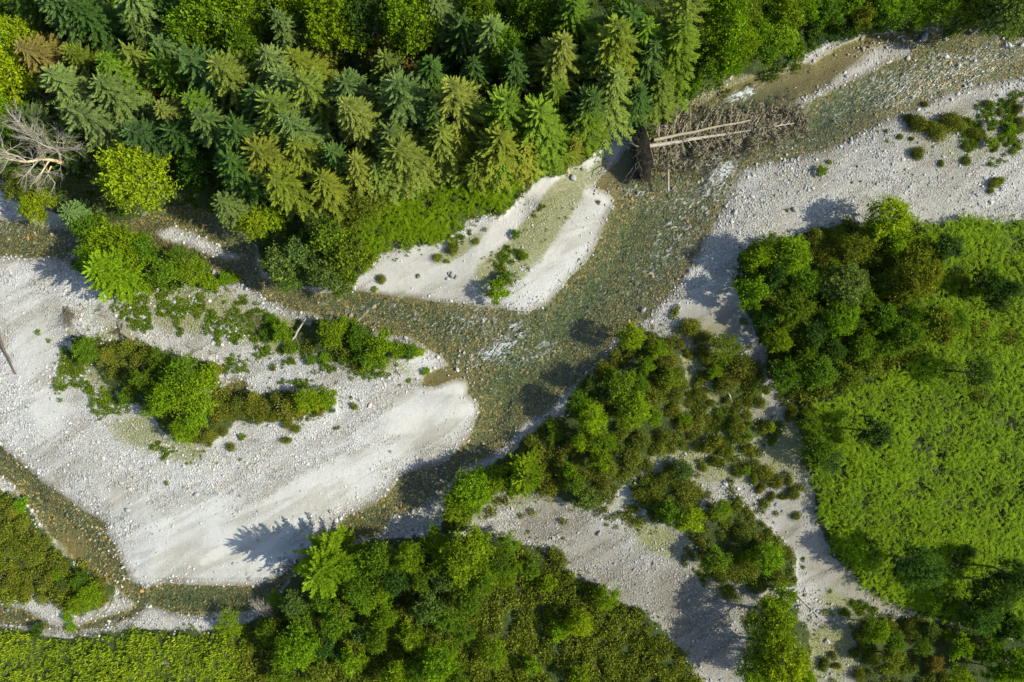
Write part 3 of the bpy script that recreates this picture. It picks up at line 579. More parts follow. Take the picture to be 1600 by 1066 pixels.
# ------------------------------------------------------------------ where each plant stands: kind colour px py r [h]
PLANTS = """
spruce gold 75 85 44 11|spruce dark 60 14 36 13|spruce bluedark 112 24 36 13|spruce dark 165 34 36 12|spruce blue 218 26 42 13|spruce lichen 232 96 34 11|spruce olive 143 98 26 9
spruce blue 112 150 42 12|spruce blue 155 185 42 13|spruce blue 200 168 38 12|spruce green 192 122 38 11|spruce bluedark 335 112 44 14|spruce green 322 158 36 11|spruce lichen 382 118 40 13
spruce lichen 270 176 30 10|spruce bluedark 355 205 40 12|spruce dark 385 262 40 11|spruce bluedark 250 215 34 10|spruce green 268 118 30 10|spruce dark 395 215 38 12|spruce dark 300 205 34 9
spruce blue 428 122 42 13|spruce lichen 498 150 42 14|spruce lichen 440 195 42 14|spruce blue 482 205 40 14|spruce lichen 575 185 42 15|spruce blue 642 172 40 14|spruce lichen 716 178 54 15
spruce lichen 632 236 38 12|spruce lichen 684 232 36 11|spruce lichen 556 262 34 11|spruce olive 458 285 44 12|spruce dark 405 175 36 12|spruce green 778 172 36 14|spruce olive 772 232 40 12
spruce olive 738 262 28 8|spruce olive 522 298 40 9|spruce olive 434 250 42 12|spruce lichen 600 112 26 8|spruce bluedark 540 150 34 12|spruce bluedark 610 215 34 11|spruce dark 665 125 32 11
spruce blue 765 62 36 13|spruce green 902 45 36 13|spruce dark 968 42 36 13|spruce lichen 1052 34 42 15|spruce lichen 862 98 42 14|spruce green 875 142 34 12|spruce olive 962 95 44 15
spruce green 1058 88 42 14|spruce green 832 195 42 13|spruce dark 905 165 34 12|spruce green 918 190 32 11|spruce green 868 212 32 10|spruce olive 812 236 32 9|spruce lichen 1036 150 28 8
spruce bluedark 1010 108 34 12|spruce lichen 952 152 40 13|spruce dark 715 60 34 12|spruce dark 812 122 32 12|spruce dark 925 95 32 12|spruce green 1012 62 34 13|spruce blue 690 25 34 12
spruce dark 880 8 36 13|spruce olive 480 118 34 10|spruce green 20 82 34 10|spruce dark 742 122 28 10|spruce bluedark 455 60 30 12|spruce green 776 254 26 8|spruce olive 888 232 20 6
spruce dark 1000 150 30 10|spruce blue 366 326 26 5|spruce blue 116 338 20 3.5|spruce bluedark 240 60 30 10|spruce dark 430 20 30 11|spruce dark 265 20 32 11|spruce bluedark 85 200 36 9
spruce blue 285 78 34 11|spruce green 360 60 32 11|spruce blue 460 160 34 13|spruce bluedark 520 240 32 12|spruce olive 480 250 36 11|spruce lichen 600 275 30 8|spruce dark 670 190 30 12|spruce olive 710 225 30 9
big yellow 12 120 44 8|big yellow 24 62 34 8|big bright 8 182 34 7|big bright 332 24 50 9|big bright 382 18 42 9|big green 302 52 34 8|big green 372 72 34 8|big bright 520 34 50 9|big bright 470 12 36 8|big dark 575 24 40 8
big bright 642 40 46 9|big green 742 26 38 8|big green 788 82 30 8|big green 828 18 34 8|big bright 1132 36 40 8|mid bright 1124 88 32 6|mid bright 1152 68 28 5|mid green 1098 102 26 5|mid green 1074 128 20 3
big yellow 212 275 55 7|mid dark 305 256 30 5|mid yellow 62 325 28 3.5|small olive 152 348 17 2|mid moss 30 290 26 3|mid green 10 240 24 4|small moss 55 300 18 2.5|mid yellow 395 348 26 3.5|mid dark 85 232 20 4
mid gold 492 92 30 4|small gold 602 86 28 3|small brown 655 82 28 3|small brown 250 152 24 3|mid gold 445 262 18 4|small yellow 418 346 22 2|small gold 535 132 22 3|small brown 640 108 20 3
mid olive 562 322 32 4|small olive 592 312 20 3|mid olive 1172 24 24 3|small olive 918 232 13 1.5|small green 1012 215 14 1.5|mid yellow 410 215 22 5
mid bright 1232 20 28 3.5|mid bright 1262 14 22 3|mid green 1298 18 24 3|mid olive 1345 26 22 3|mid bright 1222 52 30 3|mid green 1200 76 28 3|mid bright 1185 50 24 3|mid green 1402 14 26 3|mid bright 1428 24 26 3|mid green 1470 12 30 4
mid olive 1512 18 26 4|big blue 1566 20 38 7|mid green 1540 8 28 5|big bluedark 1596 14 34 7|mid green 1150 95 22 2.5|mid bright 1385 6 24 3|small dark 1275 57 15 1|small dark 1302 54 15 1|small dark 1322 53 11 .8|small green 1253 71 8 .6|small bright 1330 8 20 2.5
mid blue 440 412 30 5|mid blue 470 395 26 5|mid blue 455 438 22 4|mid green 515 372 34 5|mid blue 512 425 28 5|mid olive 548 402 36 5|mid green 532 440 24 4|mid bluedark 492 402 20 4|small yellow 575 408 16 2|mid blue 500 348 22 4
larch yellow 178 425 46 6|mid bright 166 378 34 4|mid bright 196 388 30 4|mid green 226 388 24 3.5|mid green 254 424 27 3|mid green 214 400 24 3|mid bright 300 424 24 2.5|small bright 330 438 15 1.5|small bright 352 436 12 1|mid green 280 404 20 2.5|mid green 140 360 24 4|mid bright 150 400 26 4|mid olive 232 442 18 2|small green 318 420 14 1.5|small bright 366 436 9 .8
mid green 135 546 22 2|gorse olive 165 558 16|gorse olive 196 546 18|gorse moss 222 562 20|mid green 250 562 20 2|mid green 290 588 32 3.6|mid bright 262 622 28 4|mid yellow 312 614 30 4|mid green 222 594 20 2.5|mid bright 290 672 20 2.5|mid bright 304 650 24 3|gorse moss 204 606 14
gorse green 232 632 20|small green 246 600 16 2|gorse olive 332 572 16|gorse olive 340 642 18|gorse moss 370 638 20|gorse olive 388 630 18|gorse olive 328 680 13|gorse moss 351 674 9|gorse moss 361 698 9|small bright 378 683 6 .4|gorse moss 355 650 14|small green 196 618 14 1.3|gorse dark 262 578 18|small bright 330 588 18 2|gorse moss 312 690 14|small bright 240 610 15 2
gorse moss 406 640 20|gorse olive 450 638 22|mid bright 478 624 22 2|small bright 512 622 17 1.6|gorse moss 492 640 16|gorse moss 462 672 9|gorse moss 448 686 9|gorse olive 551 636 8|gorse olive 448 664 11|gorse moss 432 622 13|gorse brown 470 648 9|small yellow 496 628 14 1.5|gorse moss 425 650 12
small bright 665 580 7 .5|small bright 640 595 4 .3|gorse moss 596 437 9|gorse moss 704 385 14|gorse olive 684 404 9|small bright 699 409 4 .3|small bright 585 452 5 .3|mid bright 777 456 18 2.2|small green 790 436 13 1.2|gorse olive 745 378 7|small green 806 366 8 .6|small bright 820 402 7 .5|gorse moss 815 396 8|gorse olive 653 431 4
mid bright 518 520 24 2.5|mid green 562 530 20 2|mid bright 590 542 24 2.5|mid green 574 558 20 2|small bright 620 546 14 1.3|small green 640 548 13 1.2|small yellow 655 550 9 .9|mid bright 440 520 19 1.8|gorse green 540 556 16|small bright 536 510 16 1.6|small green 552 514 14 1.3|small green 486 562 10 .6|small bright 508 560 9 .5|small green 425 500 10 .6|gorse moss 560 576 14|small green 418 522 13 .9|small bright 597 566 12 1|small green 455 545 12 .8
big yellow 985 528 26 4.5|mid bright 1030 546 19 3|mid bright 1012 572 15 2.5|mid olive 1050 592 24 3|gorse olive 1082 510 20|mid olive 1130 542 28 3.5|mid bright 1118 580 15 2|gorse moss 1160 580 24|gorse moss 1140 602 20|mid green 968 600 32 4.5|big yellow 925 655 28 5|mid bright 942 688 26 4.5|big bright 988 640 32 5
gorse moss 946 575 18|gorse olive 1018 622 20|gorse moss 1038 568 16|gorse olive 1094 600 12|gorse moss 1093 620 14|gorse moss 1112 632 9|gorse moss 1190 628 12|gorse moss 1150 666 19|gorse olive 1198 664 14|gorse moss 1070 660 16|gorse olive 1094 662 15|gorse moss 1110 690 20|gorse moss 1136 702 15
mid green 865 682 14 2|gorse moss 840 692 20|gorse olive 880 702 16|gorse moss 1040 680 16|mid bright 1022 652 17 3|gorse olive 1052 640 16|gorse moss 1000 690 18|gorse olive 975 670 16|gorse moss 960 560 14|mid green 1000 600 20 3|gorse moss 1060 618 16|mid bluedark 925 598 17 3.5|mid green 905 628 22 4
small bright 862 662 10 1.2|gorse olive 1030 700 16|small bright 1070 655 11 1.2|gorse moss 1180 602 12|gorse olive 1050 562 16|gorse olive 1105 560 14|gorse dark 960 700 18|mid bright 940 720 22 4|gorse moss 1010 730 14|gorse olive 985 715 18|mid yellow 905 690 18 4|gorse moss 1078 632 10
mid bright 1186 402 26 4|mid bright 1172 455 30 4.5|mid green 1200 386 24 4|big bright 1236 402 34 4.5|gorse olive 1270 370 18|gorse olive 1290 396 17|mid olive 1340 386 26 3.5|gorse olive 1366 404 15|big yellow 1388 342 36 5.5|mid bright 1400 372 26 4|big blue 1322 446 34 5|mid green 1240 482 32 4.5|big bright 1312 496 30 5
mid green 1380 442 20 3|big olive 1432 430 40 6|mid olive 1442 396 28 4|mid green 1382 500 26 4.5|big green 1418 522 28 5|mid olive 1462 512 34 5|mid bluedark 1478 386 26 5|gorse dark 1552 468 26|mid bluedark 1524 582 24 4.5|gorse moss 1530 616 20|mid green 1282 582 30 4.5|mid green 1230 586 26 4
mid olive 1322 592 28 4|mid bright 1262 560 20 3.5|mid bluedark 1366 678 27 6|mid green 1276 700 28 4|mid bluedark 1292 718 24 3.5|gorse moss 1575 530 20|gorse olive 1535 508 16|gorse moss 1515 520 15|mid blue 1290 450 20 4|mid dark 1270 520 26 4|mid green 1350 470 24 4|mid green 1345 540 24 4
mid dark 1210 430 24 4|mid bright 1300 420 16 3|mid green 1258 440 24 4|mid dark 1195 500 20 3|mid bright 1218 530 22 3.5|small blue 1338 508 12 3|mid olive 1360 570 22 3|gorse olive 1310 372 16|mid bright 1362 362 18 3.5|mid olive 1410 460 22 4|mid green 1385 540 22 4|mid dark 1300 545 22 4|mid green 1425 490 20 4|small bright 1355 518 14 3|gorse moss 1240 650 14|gorse olive 1236 640 12|mid green 1265 660 18 3|gorse dark 1560 770 15|gorse dark 1575 828 12|small dark 1515 862 10 1.5
mid dark 1545 440 22 3.5|gorse olive 1500 440 15|mid bluedark 1575 455 18 4|mid green 1495 500 17 3
gorse moss 1432 190 18|gorse moss 1448 200 15|gorse olive 1470 203 18|gorse moss 1488 188 20|gorse olive 1500 192 14|gorse moss 1437 240 13|gorse moss 1446 162 6|small bright 1285 267 9 .7|gorse moss 1511 228 8|gorse moss 1511 250 9|small green 1551 196 10 1|small bright 1548 222 9 .9|gorse moss 1525 206 12|gorse olive 1470 255 7|gorse olive 1560 288 13|gorse moss 1544 162 8|gorse moss 1582 163 9
gorse moss 1594 172 10|small bright 1580 200 8 .8|gorse olive 1566 175 7|gorse olive 1407 213 6|gorse moss 1536 212 9|gorse moss 1420 185 9|gorse olive 1586 236 8|gorse olive 1597 190 12|gorse olive 1386 205 4|gorse moss 1550 298 7|gorse moss 1425 216 5|small bright 1297 253 4 .3|gorse moss 1554 232 6
small lime 36 790 12 1.2|mid bright 142 932 22 2|mid bright 120 945 16 1.6|small dark 60 986 12 1|mid bright 360 974 22 2|gorse moss 95 885 18|gorse moss 70 905 17|gorse dark 100 912 15|mid green 128 908 18 1.5|gorse moss 20 862 18|gorse olive 40 820 16|gorse moss 50 870 16|gorse moss 12 905 18|gorse moss 45 925 15|gorse olive 62 935 12|small bright 88 900 11 1|gorse moss 150 918 15|small bright 110 980 9 .6|gorse olive 22 800 14|gorse moss 70 845 14|gorse moss 158 940 12|small bright 105 965 10 .7|gorse moss 5 835 16
larch bright 506 882 50 7|mid green 590 872 34 4.5|big bright 642 868 26 4.5|big bright 732 868 46 6|mid bright 682 842 24 3.5|big bright 738 762 32 5|mid bright 720 790 28 4|mid bright 772 748 26 4|larch bright 822 738 28 5|mid green 562 922 28 4|mid blue 462 946 24 3|mid bright 602 962 24 3.5|mid green 530 972 26 4
mid blue 668 948 28 4.5|mid green 692 882 24 4|big green 752 908 26 5|mid bright 642 992 24 4|big bright 462 1012 36 5|mid green 420 985 20 3|mid bright 552 1032 24 4|mid yellow 622 1056 26 4|big bright 686 1034 32 5|mid bright 772 1020 22 3.5|mid green 700 962 24 4.5|mid green 732 938 26 4.5
mid bright 430 935 14 1.5|small blue 565 990 14 2.5|mid green 505 935 24 3.5|mid bright 545 892 20 4|mid dark 620 905 26 4|mid green 660 905 22 4|mid green 780 880 22 4|mid bright 795 850 18 3|mid green 480 975 22 3|mid bright 600 920 22 3.5|mid olive 500 1050 26 4|mid green 590 1000 20 4|mid yellow 745 840 20 4.5|mid green 650 1050 20 4|mid bright 790 905 16 3|mid green 715 1055 20 4
mid bluedark 692 905 22 4|mid green 440 1050 22 3|mid dark 510 1005 22 4|mid bright 575 945 18 3.5|mid green 725 985 20 4|mid bright 615 888 18 3.5
gorse moss 860 765 20|gorse moss 840 745 16|small green 900 756 15 2|small blue 916 782 17 2|gorse olive 950 732 17|gorse dark 1066 740 21|gorse moss 1044 746 14|mid yellow 1080 812 28 4|mid green 1048 802 24 3.5|mid bright 1126 796 18 2.5|gorse moss 1162 832 18|mid green 1120 872 24 3|gorse moss 1072 772 20|gorse moss 1180 856 17
mid bright 1202 872 24 3.5|gorse moss 1130 900 16|small bright 855 912 15 2|big yellow 908 972 20 3.5|mid bright 950 932 20 3|small bright 872 985 16 2|small green 830 892 16 2|gorse moss 866 876 20|mid bright 830 1040 16 2.5|small bright 905 1056 18 2|gorse moss 1030 790 14|small bright 1040 800 12 1.8|gorse moss 1155 865 16|gorse olive 1090 770 12|gorse moss 1000 770 14|gorse moss 1140 925 14|mid bright 806 885 15 2.5|gorse moss 880 745 16|mid green 800 762 17 3|gorse moss 945 755 14|small bright 890 735 12 2|mid bright 820 760 16 3|small bright 1170 870 12 2
gorse moss 1240 770 13|gorse moss 1246 808 9|gorse moss 1216 754 15|gorse olive 1196 742 16|gorse moss 1180 730 13|mid bright 1225 928 22 3|big bright 1206 975 40 6.5|big yellow 1222 1030 42 7|big bright 1180 1040 34 6|big bright 1248 1060 26 6|gorse moss 1230 865 14|gorse moss 1212 900 15|mid bright 1370 982 22 3|mid green 1400 1002 18 2.5|big bluedark 1436 888 36 7|mid blue 1456 988 14 2|mid bright 1500 1010 24 3.5
mid olive 1392 1030 22 3|big dark 1556 922 36 7|big bluedark 1592 905 30 7|big bright 1592 1042 30 5|big dark 1530 958 30 5|mid gold 1462 1036 16 2|mid yellow 1500 1056 18 3|gorse moss 1350 1000 15|gorse olive 1365 1030 14|gorse moss 1425 985 14|gorse moss 1420 1040 17|gorse moss 1292 1040 12|gorse olive 1308 1044 8|mid green 1545 1010 24 4|gorse moss 1345 1055 12|mid green 1440 1010 15 2.5|gorse moss 1480 985 14|mid dark 1575 980 28 5|gorse moss 1335 1025 10|mid bright 1560 1055 20 4
gorse moss 1062 538 11|gorse olive 1078 552 10|gorse moss 1150 640 9|gorse olive 1168 650 11|gorse moss 1128 655 9|gorse moss 1210 690 10|gorse olive 1168 698 12|gorse moss 1120 720 12|gorse moss 1155 735 13|gorse olive 1176 748 12|gorse moss 1192 765 11|gorse moss 1205 775 9|gorse olive 1100 730 9|gorse moss 1090 700 11|small bright 1205 668 8 1|gorse moss 1170 625 9|gorse olive 1140 626 8|gorse moss 1200 610 9|gorse moss 1082 680 10|gorse olive 1068 700 9|small bright 1165 735 8 .9|gorse moss 1148 885 12|gorse moss 1225 775 8|gorse olive 1232 752 9|gorse moss 1158 565 10|gorse olive 1105 525 11|gorse moss 1098 545 9
weed bright 261 755 6|weed bright 375 718 4|weed green 313 712 3|weed bright 560 625 3|weed green 58 520 6|weed olive 76 532 5|weed bright 98 545 7|weed bright 110 566 6|weed green 548 622 4|weed bright 625 602 3|weed green 1332 285 3|weed bright 1345 284 3|weed green 1230 328 4|weed olive 880 842 4|weed green 1255 875 5|weed bright 1256 886 5|weed bright 1297 924 5|weed green 1332 946 7|weed bright 1258 930 4|weed green 935 315 5|weed bright 1386 220 4|weed bright 1372 206 3|weed olive 530 668 4|weed green 525 670 5|weed bright 1415 265 3|weed green 1340 260 3|weed bright 165 622 8|weed bright 160 610 8|weed olive 77 838 4
"""
LAND = [(1000, 232, "the upturned root plate"), (1120, 150, "the long fallen trunk"), (50, 240, "the bare dead tree"), (212, 275, "the round yellow-green tree"), (178, 425, "the left channel's larch"),
 (506, 882, "the gravel-shading larch"), (716, 178, "the tall star-shaped spruce"), (75, 85, "the golden-brown spruce"), (650, 340, "the bracken bank"), (490, 400, "the blue-green willows"),
 (465, 522, "the pale log on the bar"), (202, 522, "the brown tree stump"), (777, 470, "the gravel spit's tip"), (680, 640, "the smooth sandy hump"), (845, 640, "the rocky bend"), (1135, 612, "the short scrub log"),
 (1262, 945, "the dry channel's log"), (1388, 330, "the jutting yellow-green tree"), (1450, 760, "the open bracken field"), (1436, 888, "the big dark bracken tree"), (1362, 678, "the round shadowed tree"),
 (890, 830, "the dry gravel channel"), (1066, 740, "the smooth dark round bush"), (1320, 100, "the midstream shingle"), (1460, 195, "the east bar's bush row"), (110, 490, "the brown brush pile"),
 (150, 975, "the small side stream"), (320, 940, "the deep green pool"), (1130, 1000, "the dry channel's shaded end"), (900, 1000, "the low southern heath"), (1140, 430, "the shaded east shore"), (290, 610, "the tallest clump on the bar"),
 (570, 540, "the narrow shrub strip"), (330, 20, "the top forest edge"), (600, 90, "the dark forest clearing"), (1130, 40, "the bend's bright tree"), (1300, 55, "the bank notch"), (1566, 20, "the stream's top corner"), (1550, 470, "the dark heath hollow"),
 (260, 800, "the wide white gravel"), (440, 640, "the gorse row on the bar"), (1230, 790, "the gravel path"), (1580, 960, "the darkest corner thicket"), (640, 870, "the leafy lower bank"), (400, 270, "the shaded stream bend"), (860, 100, "the lichen-grey forest spruces"), (930, 200, "the bank cliff"), (985, 600, "the middle bank scrub")]
GROUPS = {'spruce': "spruces of the forest", 'larch': "larches on the banks", 'big': "broadleaf trees on the banks", 'mid': "young broadleaf trees and shrubs", 'small': "small shrubs on banks and bars", 'gorse': "gorse bushes", 'weed': "weed tufts on the gravel"}
KNAME = {'spruce': ('spruce_tree', 'spruce', 'spruce'), 'larch': ('larch_tree', 'larch', 'larch'), 'big': ('broadleaf_tree', 'broadleaf tree', 'tree'), 'mid': ('young_tree', 'young tree', 'young tree'),
         'small': ('shrub', 'shrub', 'shrub'), 'gorse': ('gorse_bush', 'gorse bush', 'bush'), 'weed': ('weed_tuft', 'weed tuft', 'weed tuft')}
PMAT = {'spruce': M_NEEDLE, 'larch': M_LARCH, 'big': M_LEAF, 'mid': M_LEAF, 'small': M_LEAF, 'gorse': M_GORSE, 'weed': M_GRASS}
CROWNPART = {'spruce': 'crown', 'larch': 'crown', 'big': 'crown', 'mid': 'crown', 'small': 'foliage', 'gorse': 'foliage', 'weed': 'foliage'}
ZC = {'spruce': .55, 'larch': .5, 'big': .58, 'mid': .55, 'small': .5, 'gorse': .4, 'weed': .3}
ORD = ["", "second nearest", "third nearest", "fourth nearest", "fifth nearest", "sixth nearest", "seventh nearest", "eighth nearest", "ninth nearest", "tenth nearest"]
rec = []
for ln in PLANTS.strip().replace("\n", "|").split("|"):
    f = ln.split(); kind, colr, px, py, r = f[0], f[1], float(f[2]), float(f[3]), float(f[4])
    rr = r * S
    if kind in ('big', 'mid') and 815 < px < 1160 and 495 < py < 830: f[5] = float(f[5]) * .68; r *= .86; rr = r * S
    elif kind in ('big', 'mid') and 1140 < px < 1500 and 340 < py < 720: f[5] = float(f[5]) * .8; r *= .94; rr = r * S
    elif kind in ('big', 'mid') and py > 730: f[5] = float(f[5]) * .85; r *= .95; rr = r * S
    h = float(f[5]) if len(f) > 5 else {'gorse': rr * 1.15, 'weed': rr * .8}.get(kind, rr * 1.6)
    rec.append((kind, colr, px, py, r, h * (.70 if kind == 'spruce' and h > 6 else 1)))
taken = {}
order = []
for i, (kind, colr, px, py, r, h) in enumerate(rec):
    d, L = min((math.hypot(px - a, py - b), (a, b, n)) for a, b, n in LAND if not (abs(px - a) < 1.5 and abs(py - b) < 1.5))
    dx, dy = px - L[0], py - L[1]
    if d < 22: rel = "beside"
    else:
        ver = "above" if dy < 0 else "below"; hor = "left of" if dx < 0 else "right of"
        rel = ver if abs(dy) > 2 * abs(dx) else hor if abs(dx) > 2 * abs(dy) else ver + " and " + hor
    base = "%s %s %s %s" % (WORD[colr], KNAME[kind][1], rel, L[2])
    order.append((base, d, i)); taken.setdefault(base, []).append((d, i))
LABEL = {}
for base, lst in taken.items():
    for k, (d, i) in enumerate(sorted(lst)):
        LABEL[i] = base if len(lst) == 1 else base + ", " + ("nearest" if k == 0 else ORD[k])
# the ones that stand out carry a description of their own
for i, (kind, colr, px, py, r, h) in enumerate(rec):
    own = {(75, 85): "dying golden-brown spruce among green ones", (212, 275): "big round yellow-green tree alone below the forest", (178, 425): "feathery yellow-green larch shading the gravel beside the left channel",
           (716, 178): "tall star-shaped spruce with clearly radiating branches", (506, 882): "feathery yellow-green larch throwing a branchy shadow on white gravel", (1388, 342): "yellow-green tree jutting out of the heath onto gravel",
           (1066, 740): "smooth dark round gorse bush beside the gravel", (777, 456): "lone bright bush at the tip of the gravel spit", (1362, 678): "round dark tree with a long shadow in the bracken",
           (1436, 888): "big dark blue-green tree at the bracken's lower edge", (655, 550): "small yellow shrub at the end of the shrub strip", (985, 528): "yellow-green tree shading the river at the middle bank"}.get((int(px), int(py)))
    if own: LABEL[i] = own
cnt = {}
PLANT_XY = []
for i, (kind, colr, px, py, r, h) in enumerate(rec):
    variants = LIB[kind]
    vi = 0 if (int(px), int(py)) in ((212, 275), (506, 882), (178, 425)) else random.randrange(len(variants))
    if (int(px), int(py)) == (716, 178): vi = 2
    crown, trunk, lr, lh = variants[vi]
    x, y, _ = W(px, py, 1.0 + ZC[kind] * h); g = gz(x, y)
    x, y, _ = W(px, py, g + ZC[kind] * h); g = gz(x, y)
    k = (CAMH - g - ZC[kind] * h) / CAMH
    sx = r * S * k / lr * (1.32 if kind == 'spruce' else 1.12 if kind == 'big' else 1.08); sz = h / lh
    e = empty(KNAME[kind][0], (x, y, g - .03)); tl = .11 if kind == 'spruce' else .05; e.rotation_euler = (random.uniform(-tl, tl), random.uniform(-tl, tl), random.uniform(0, 6.28)); e.scale = (sx, sx * random.uniform(.9, 1.1), sz)
    tag(e, LABEL[i], KNAME[kind][2], GROUPS[kind])
    base = np.array(C[colr]) * (.96 if kind == 'spruce' else 1) * random.uniform(.88, 1.12) * np.array([random.uniform(.9, 1.12), 1, random.uniform(.85, 1.2)])
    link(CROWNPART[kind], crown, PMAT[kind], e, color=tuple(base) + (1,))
    if trunk is not None: link('trunk' if kind not in ('gorse', 'small') else 'stem', trunk, M_BARK, e)
    PLANT_XY.append((x, y, r * S))
rec = None

# ------------------------------------------------------------------ ground cover nobody could count
def cover(name, label, cat, x, y, proto_fn, mat, color, smin, smax, nproto=6, tonal=.4):
    protos = [proto_fn() for _ in range(nproto)]
    vs, fs, at, n0 = [], [], [], 0
    pk = R.integers(0, nproto, len(x)); sc = R.uniform(smin, smax, len(x)); an = R.uniform(0, 6.28, len(x)); tn = R.uniform(-.25, .25, len(x)) + look(nz_a, x, y) * tonal; zz = look(Z, x, y)
    for p in range(nproto):
        m = protos[p]; pv = np.concatenate(m.v); pf = np.concatenate(m.f[4]); pa = np.concatenate(m.a); k = np.where(pk == p)[0]
        if not len(k): continue
        ca, sa = np.cos(an[k])[:, None], np.sin(an[k])[:, None]; s = sc[k][:, None]
        v = np.stack([(pv[None, :, 0] * ca - pv[None, :, 1] * sa) * s + x[k][:, None], (pv[None, :, 0] * sa + pv[None, :, 1] * ca) * s + y[k][:, None], pv[None, :, 2] * s + zz[k][:, None]], -1).reshape(-1, 3)
        f = (pf[None] + (np.arange(len(k)) * len(pv))[:, None, None]).reshape(-1, 4) + n0
        vs.append(v); fs.append(f); at.append(np.clip(pa[None] + tn[k][:, None], 0, 1).ravel()); n0 += len(v)
    me = make_mesh(name, np.concatenate(vs), [np.concatenate(fs)], {"v": np.concatenate(at)})
    return tag(link(name, me, mat, color=tuple(color) + (1,)), label, cat, kind="stuff")
def region(polys, soft=0.4):
    d = np.max([signed(p) for p in polys], axis=0) + nz_a * .65 + nz_c * .25
    return np.clip(d / soft, 0, 1)
def bracken_plant():
    m = MB()
    for f in range(R.integers(2, 5)):
        a = R.uniform(0, 6.28); L = R.uniform(.5, .9); da = np.array([math.cos(a), math.sin(a), 0]); sa = np.array([-math.sin(a), math.cos(a), 0])
        n = 7; s = np.linspace(.25, 1, n)
        c = da[None] * (L * s)[:, None] + UP[None] * (.35 + .32 * np.sin(s * 2.3) - .12 * s)[:, None]
        ln = L * .26 * (1.12 - s)
        for sg in (-1, 1):
            d = unit(da[None] * .45 + sa[None] * sg + UP[None] * R.uniform(-.25, .25, (n, 1))); m.leaves(c + d * (ln * .5)[:, None], d, unit(np.cross(d, UP[None])), ln * .55 + .012, .024 + ln * .07, np.clip(R.uniform(-.1, .75) + .35 * s + R.uniform(-.15, .15, n), 0, 1))
        m.leaves(c[-1:], da[None], sa[None], np.array([.07]), np.array([.03]), np.array([.8]))
    return m
EAST = [[(1250,640),(1330,600),(1400,580),(1440,560),(1400,480),(1440,440),(1420,352),(1500,350),(1760,345),(1760,1000),(1600,1000),(1450,958),(1385,928),(1325,895),(1298,862),(1280,810),(1268,750),(1256,700)]]
NBANK = [[(560,360),(600,300),(700,275),(800,262),(860,255),(900,262),(850,284),(790,320),(730,350),(690,375),(640,391),(592,404),(575,420)]]
wE = region(EAST); wN = region(NBANK)
x, y = scatter(200000, np.maximum(wE, wN) * np.clip(.8 + nz_a * .9 + nz_c * .5, .12, 1) * .58)
cover("bracken", "dense bright green bracken fronds covering the open field", "bracken", x, y, bracken_plant, M_BRACKEN, (.122, .208, .007), .62, 1.1, 14, .2)
def gorse_clump():
    m = MB(); n = 150; d = rand_dirs(n, 0.05); q = R.uniform(.3, 1.1, n)[:, None]
    c = d * q * np.array([.34, .34, .34]); ld = unit(d * .4 + R.normal(0, .8, (n, 3))); sz = R.uniform(.035, .08, n)
    m.leaves(c, ld, side_of(ld), sz, sz * .45, np.clip(R.uniform(.0, .8, n), 0, 1)); return m
def leafy_clump():
    m = MB(); n = 70; d = rand_dirs(n, 0.0); q = R.uniform(.4, 1.1, n)[:, None]
    c = d * q * np.array([.30, .30, .34]); ld = unit(d * .7 + rand_dirs(n, -.2)); sz = R.uniform(.05, .10, n)
    m.leaves(c, ld, side_of(ld), sz, sz * .5, np.clip(R.uniform(.1, .9, n), 0, 1)); return m
def grass_tuft():
    m = MB(); n = 14; a = R.uniform(0, 6.28, n); t = R.uniform(.15, .9, n)
    d = unit(np.stack([np.cos(a) * t, np.sin(a) * t, np.full(n, .55)], -1)); L = R.uniform(.06, .14, n)
    m.leaves(d * L[:, None], d, side_of(d), L, np.full(n, .02), np.clip(R.uniform(.2, .9, n), 0, 1)); return m
SHEATH = [[(760,850),(845,858),(885,885),(950,925),(1000,950),(1045,985),(1075,1030),(1100,1075),(1160,1300),(700,1300),(760,1066),(800,980),(780,900)], [(380,985),(450,950),(520,900),(700,860),(800,880),(760,1066),(700,1300),(380,1300)],
          [(-400,700),(-20,752),(20,778),(52,808),(72,842),(98,868),(148,898),(178,920),(150,935),(130,955),(95,940),(60,925),(40,940),(-400,930)]]
MIDS = [VEG[4], VEG[5], VEG[6], VEG[7], VEG[9], VEG[2], VEG[3]]
HEATH = [[(1150,400),(1240,370),(1350,348),(1430,350),(1450,440),(1400,490),(1440,560),(1330,600),(1250,640),(1205,600),(1180,500)], [(1480,420),(1610,400),(1610,560),(1500,540)], [(1490,900),(1620,880),(1620,1010),(1480,960)]]
wS, wM, wH = region(SHEATH), region(MIDS), region(HEATH)
x, y = scatter(44000, np.maximum(wS * np.clip(.95 + nz_b * .3 + nz_c * .3, 0, 1), wH * .8) * .85)
cover("low_heath", "low olive gorse and heather covering the ground in one mass", "heath", x, y, gorse_clump, M_GORSE, (.115, .15, .016), .7, 2.0, 8)
mid_b = blobs([(1120,640,100,110,0,.8),(1060,560,60,60,0,.7),(1150,720,70,50,-40,.7),(1215,760,30,60,-30,.8),(1080,860,60,20,-50,.4),(1120,900,40,20,-60,.6),(1300,1030,60,50,0,.5),(1380,990,80,30,-20,.6),(870,700,120,60,30,.9),(950,770,120,50,10,.7)])
x, y = scatter(40000, np.maximum(wM * np.clip((nz_a + .3) * 2.5, 0, 1) * .8, mid_b * np.clip((nz_a + nz_c * .5 - .02) * 5, 0, 1) * (dw < -.8)))
cover("bank_scrub", "knee-high mossy scrub between the bushes of the gravel banks", "scrub", x, y, gorse_clump, M_GORSE, (.11, .14, .018), .6, 1.5, 8)
fo = region([VEG[0], VEG[1]]) * (1 - wN)
x, y = scatter(30000, fo * np.clip(nz_b * 1.2 + .55, .1, 1) * .7)
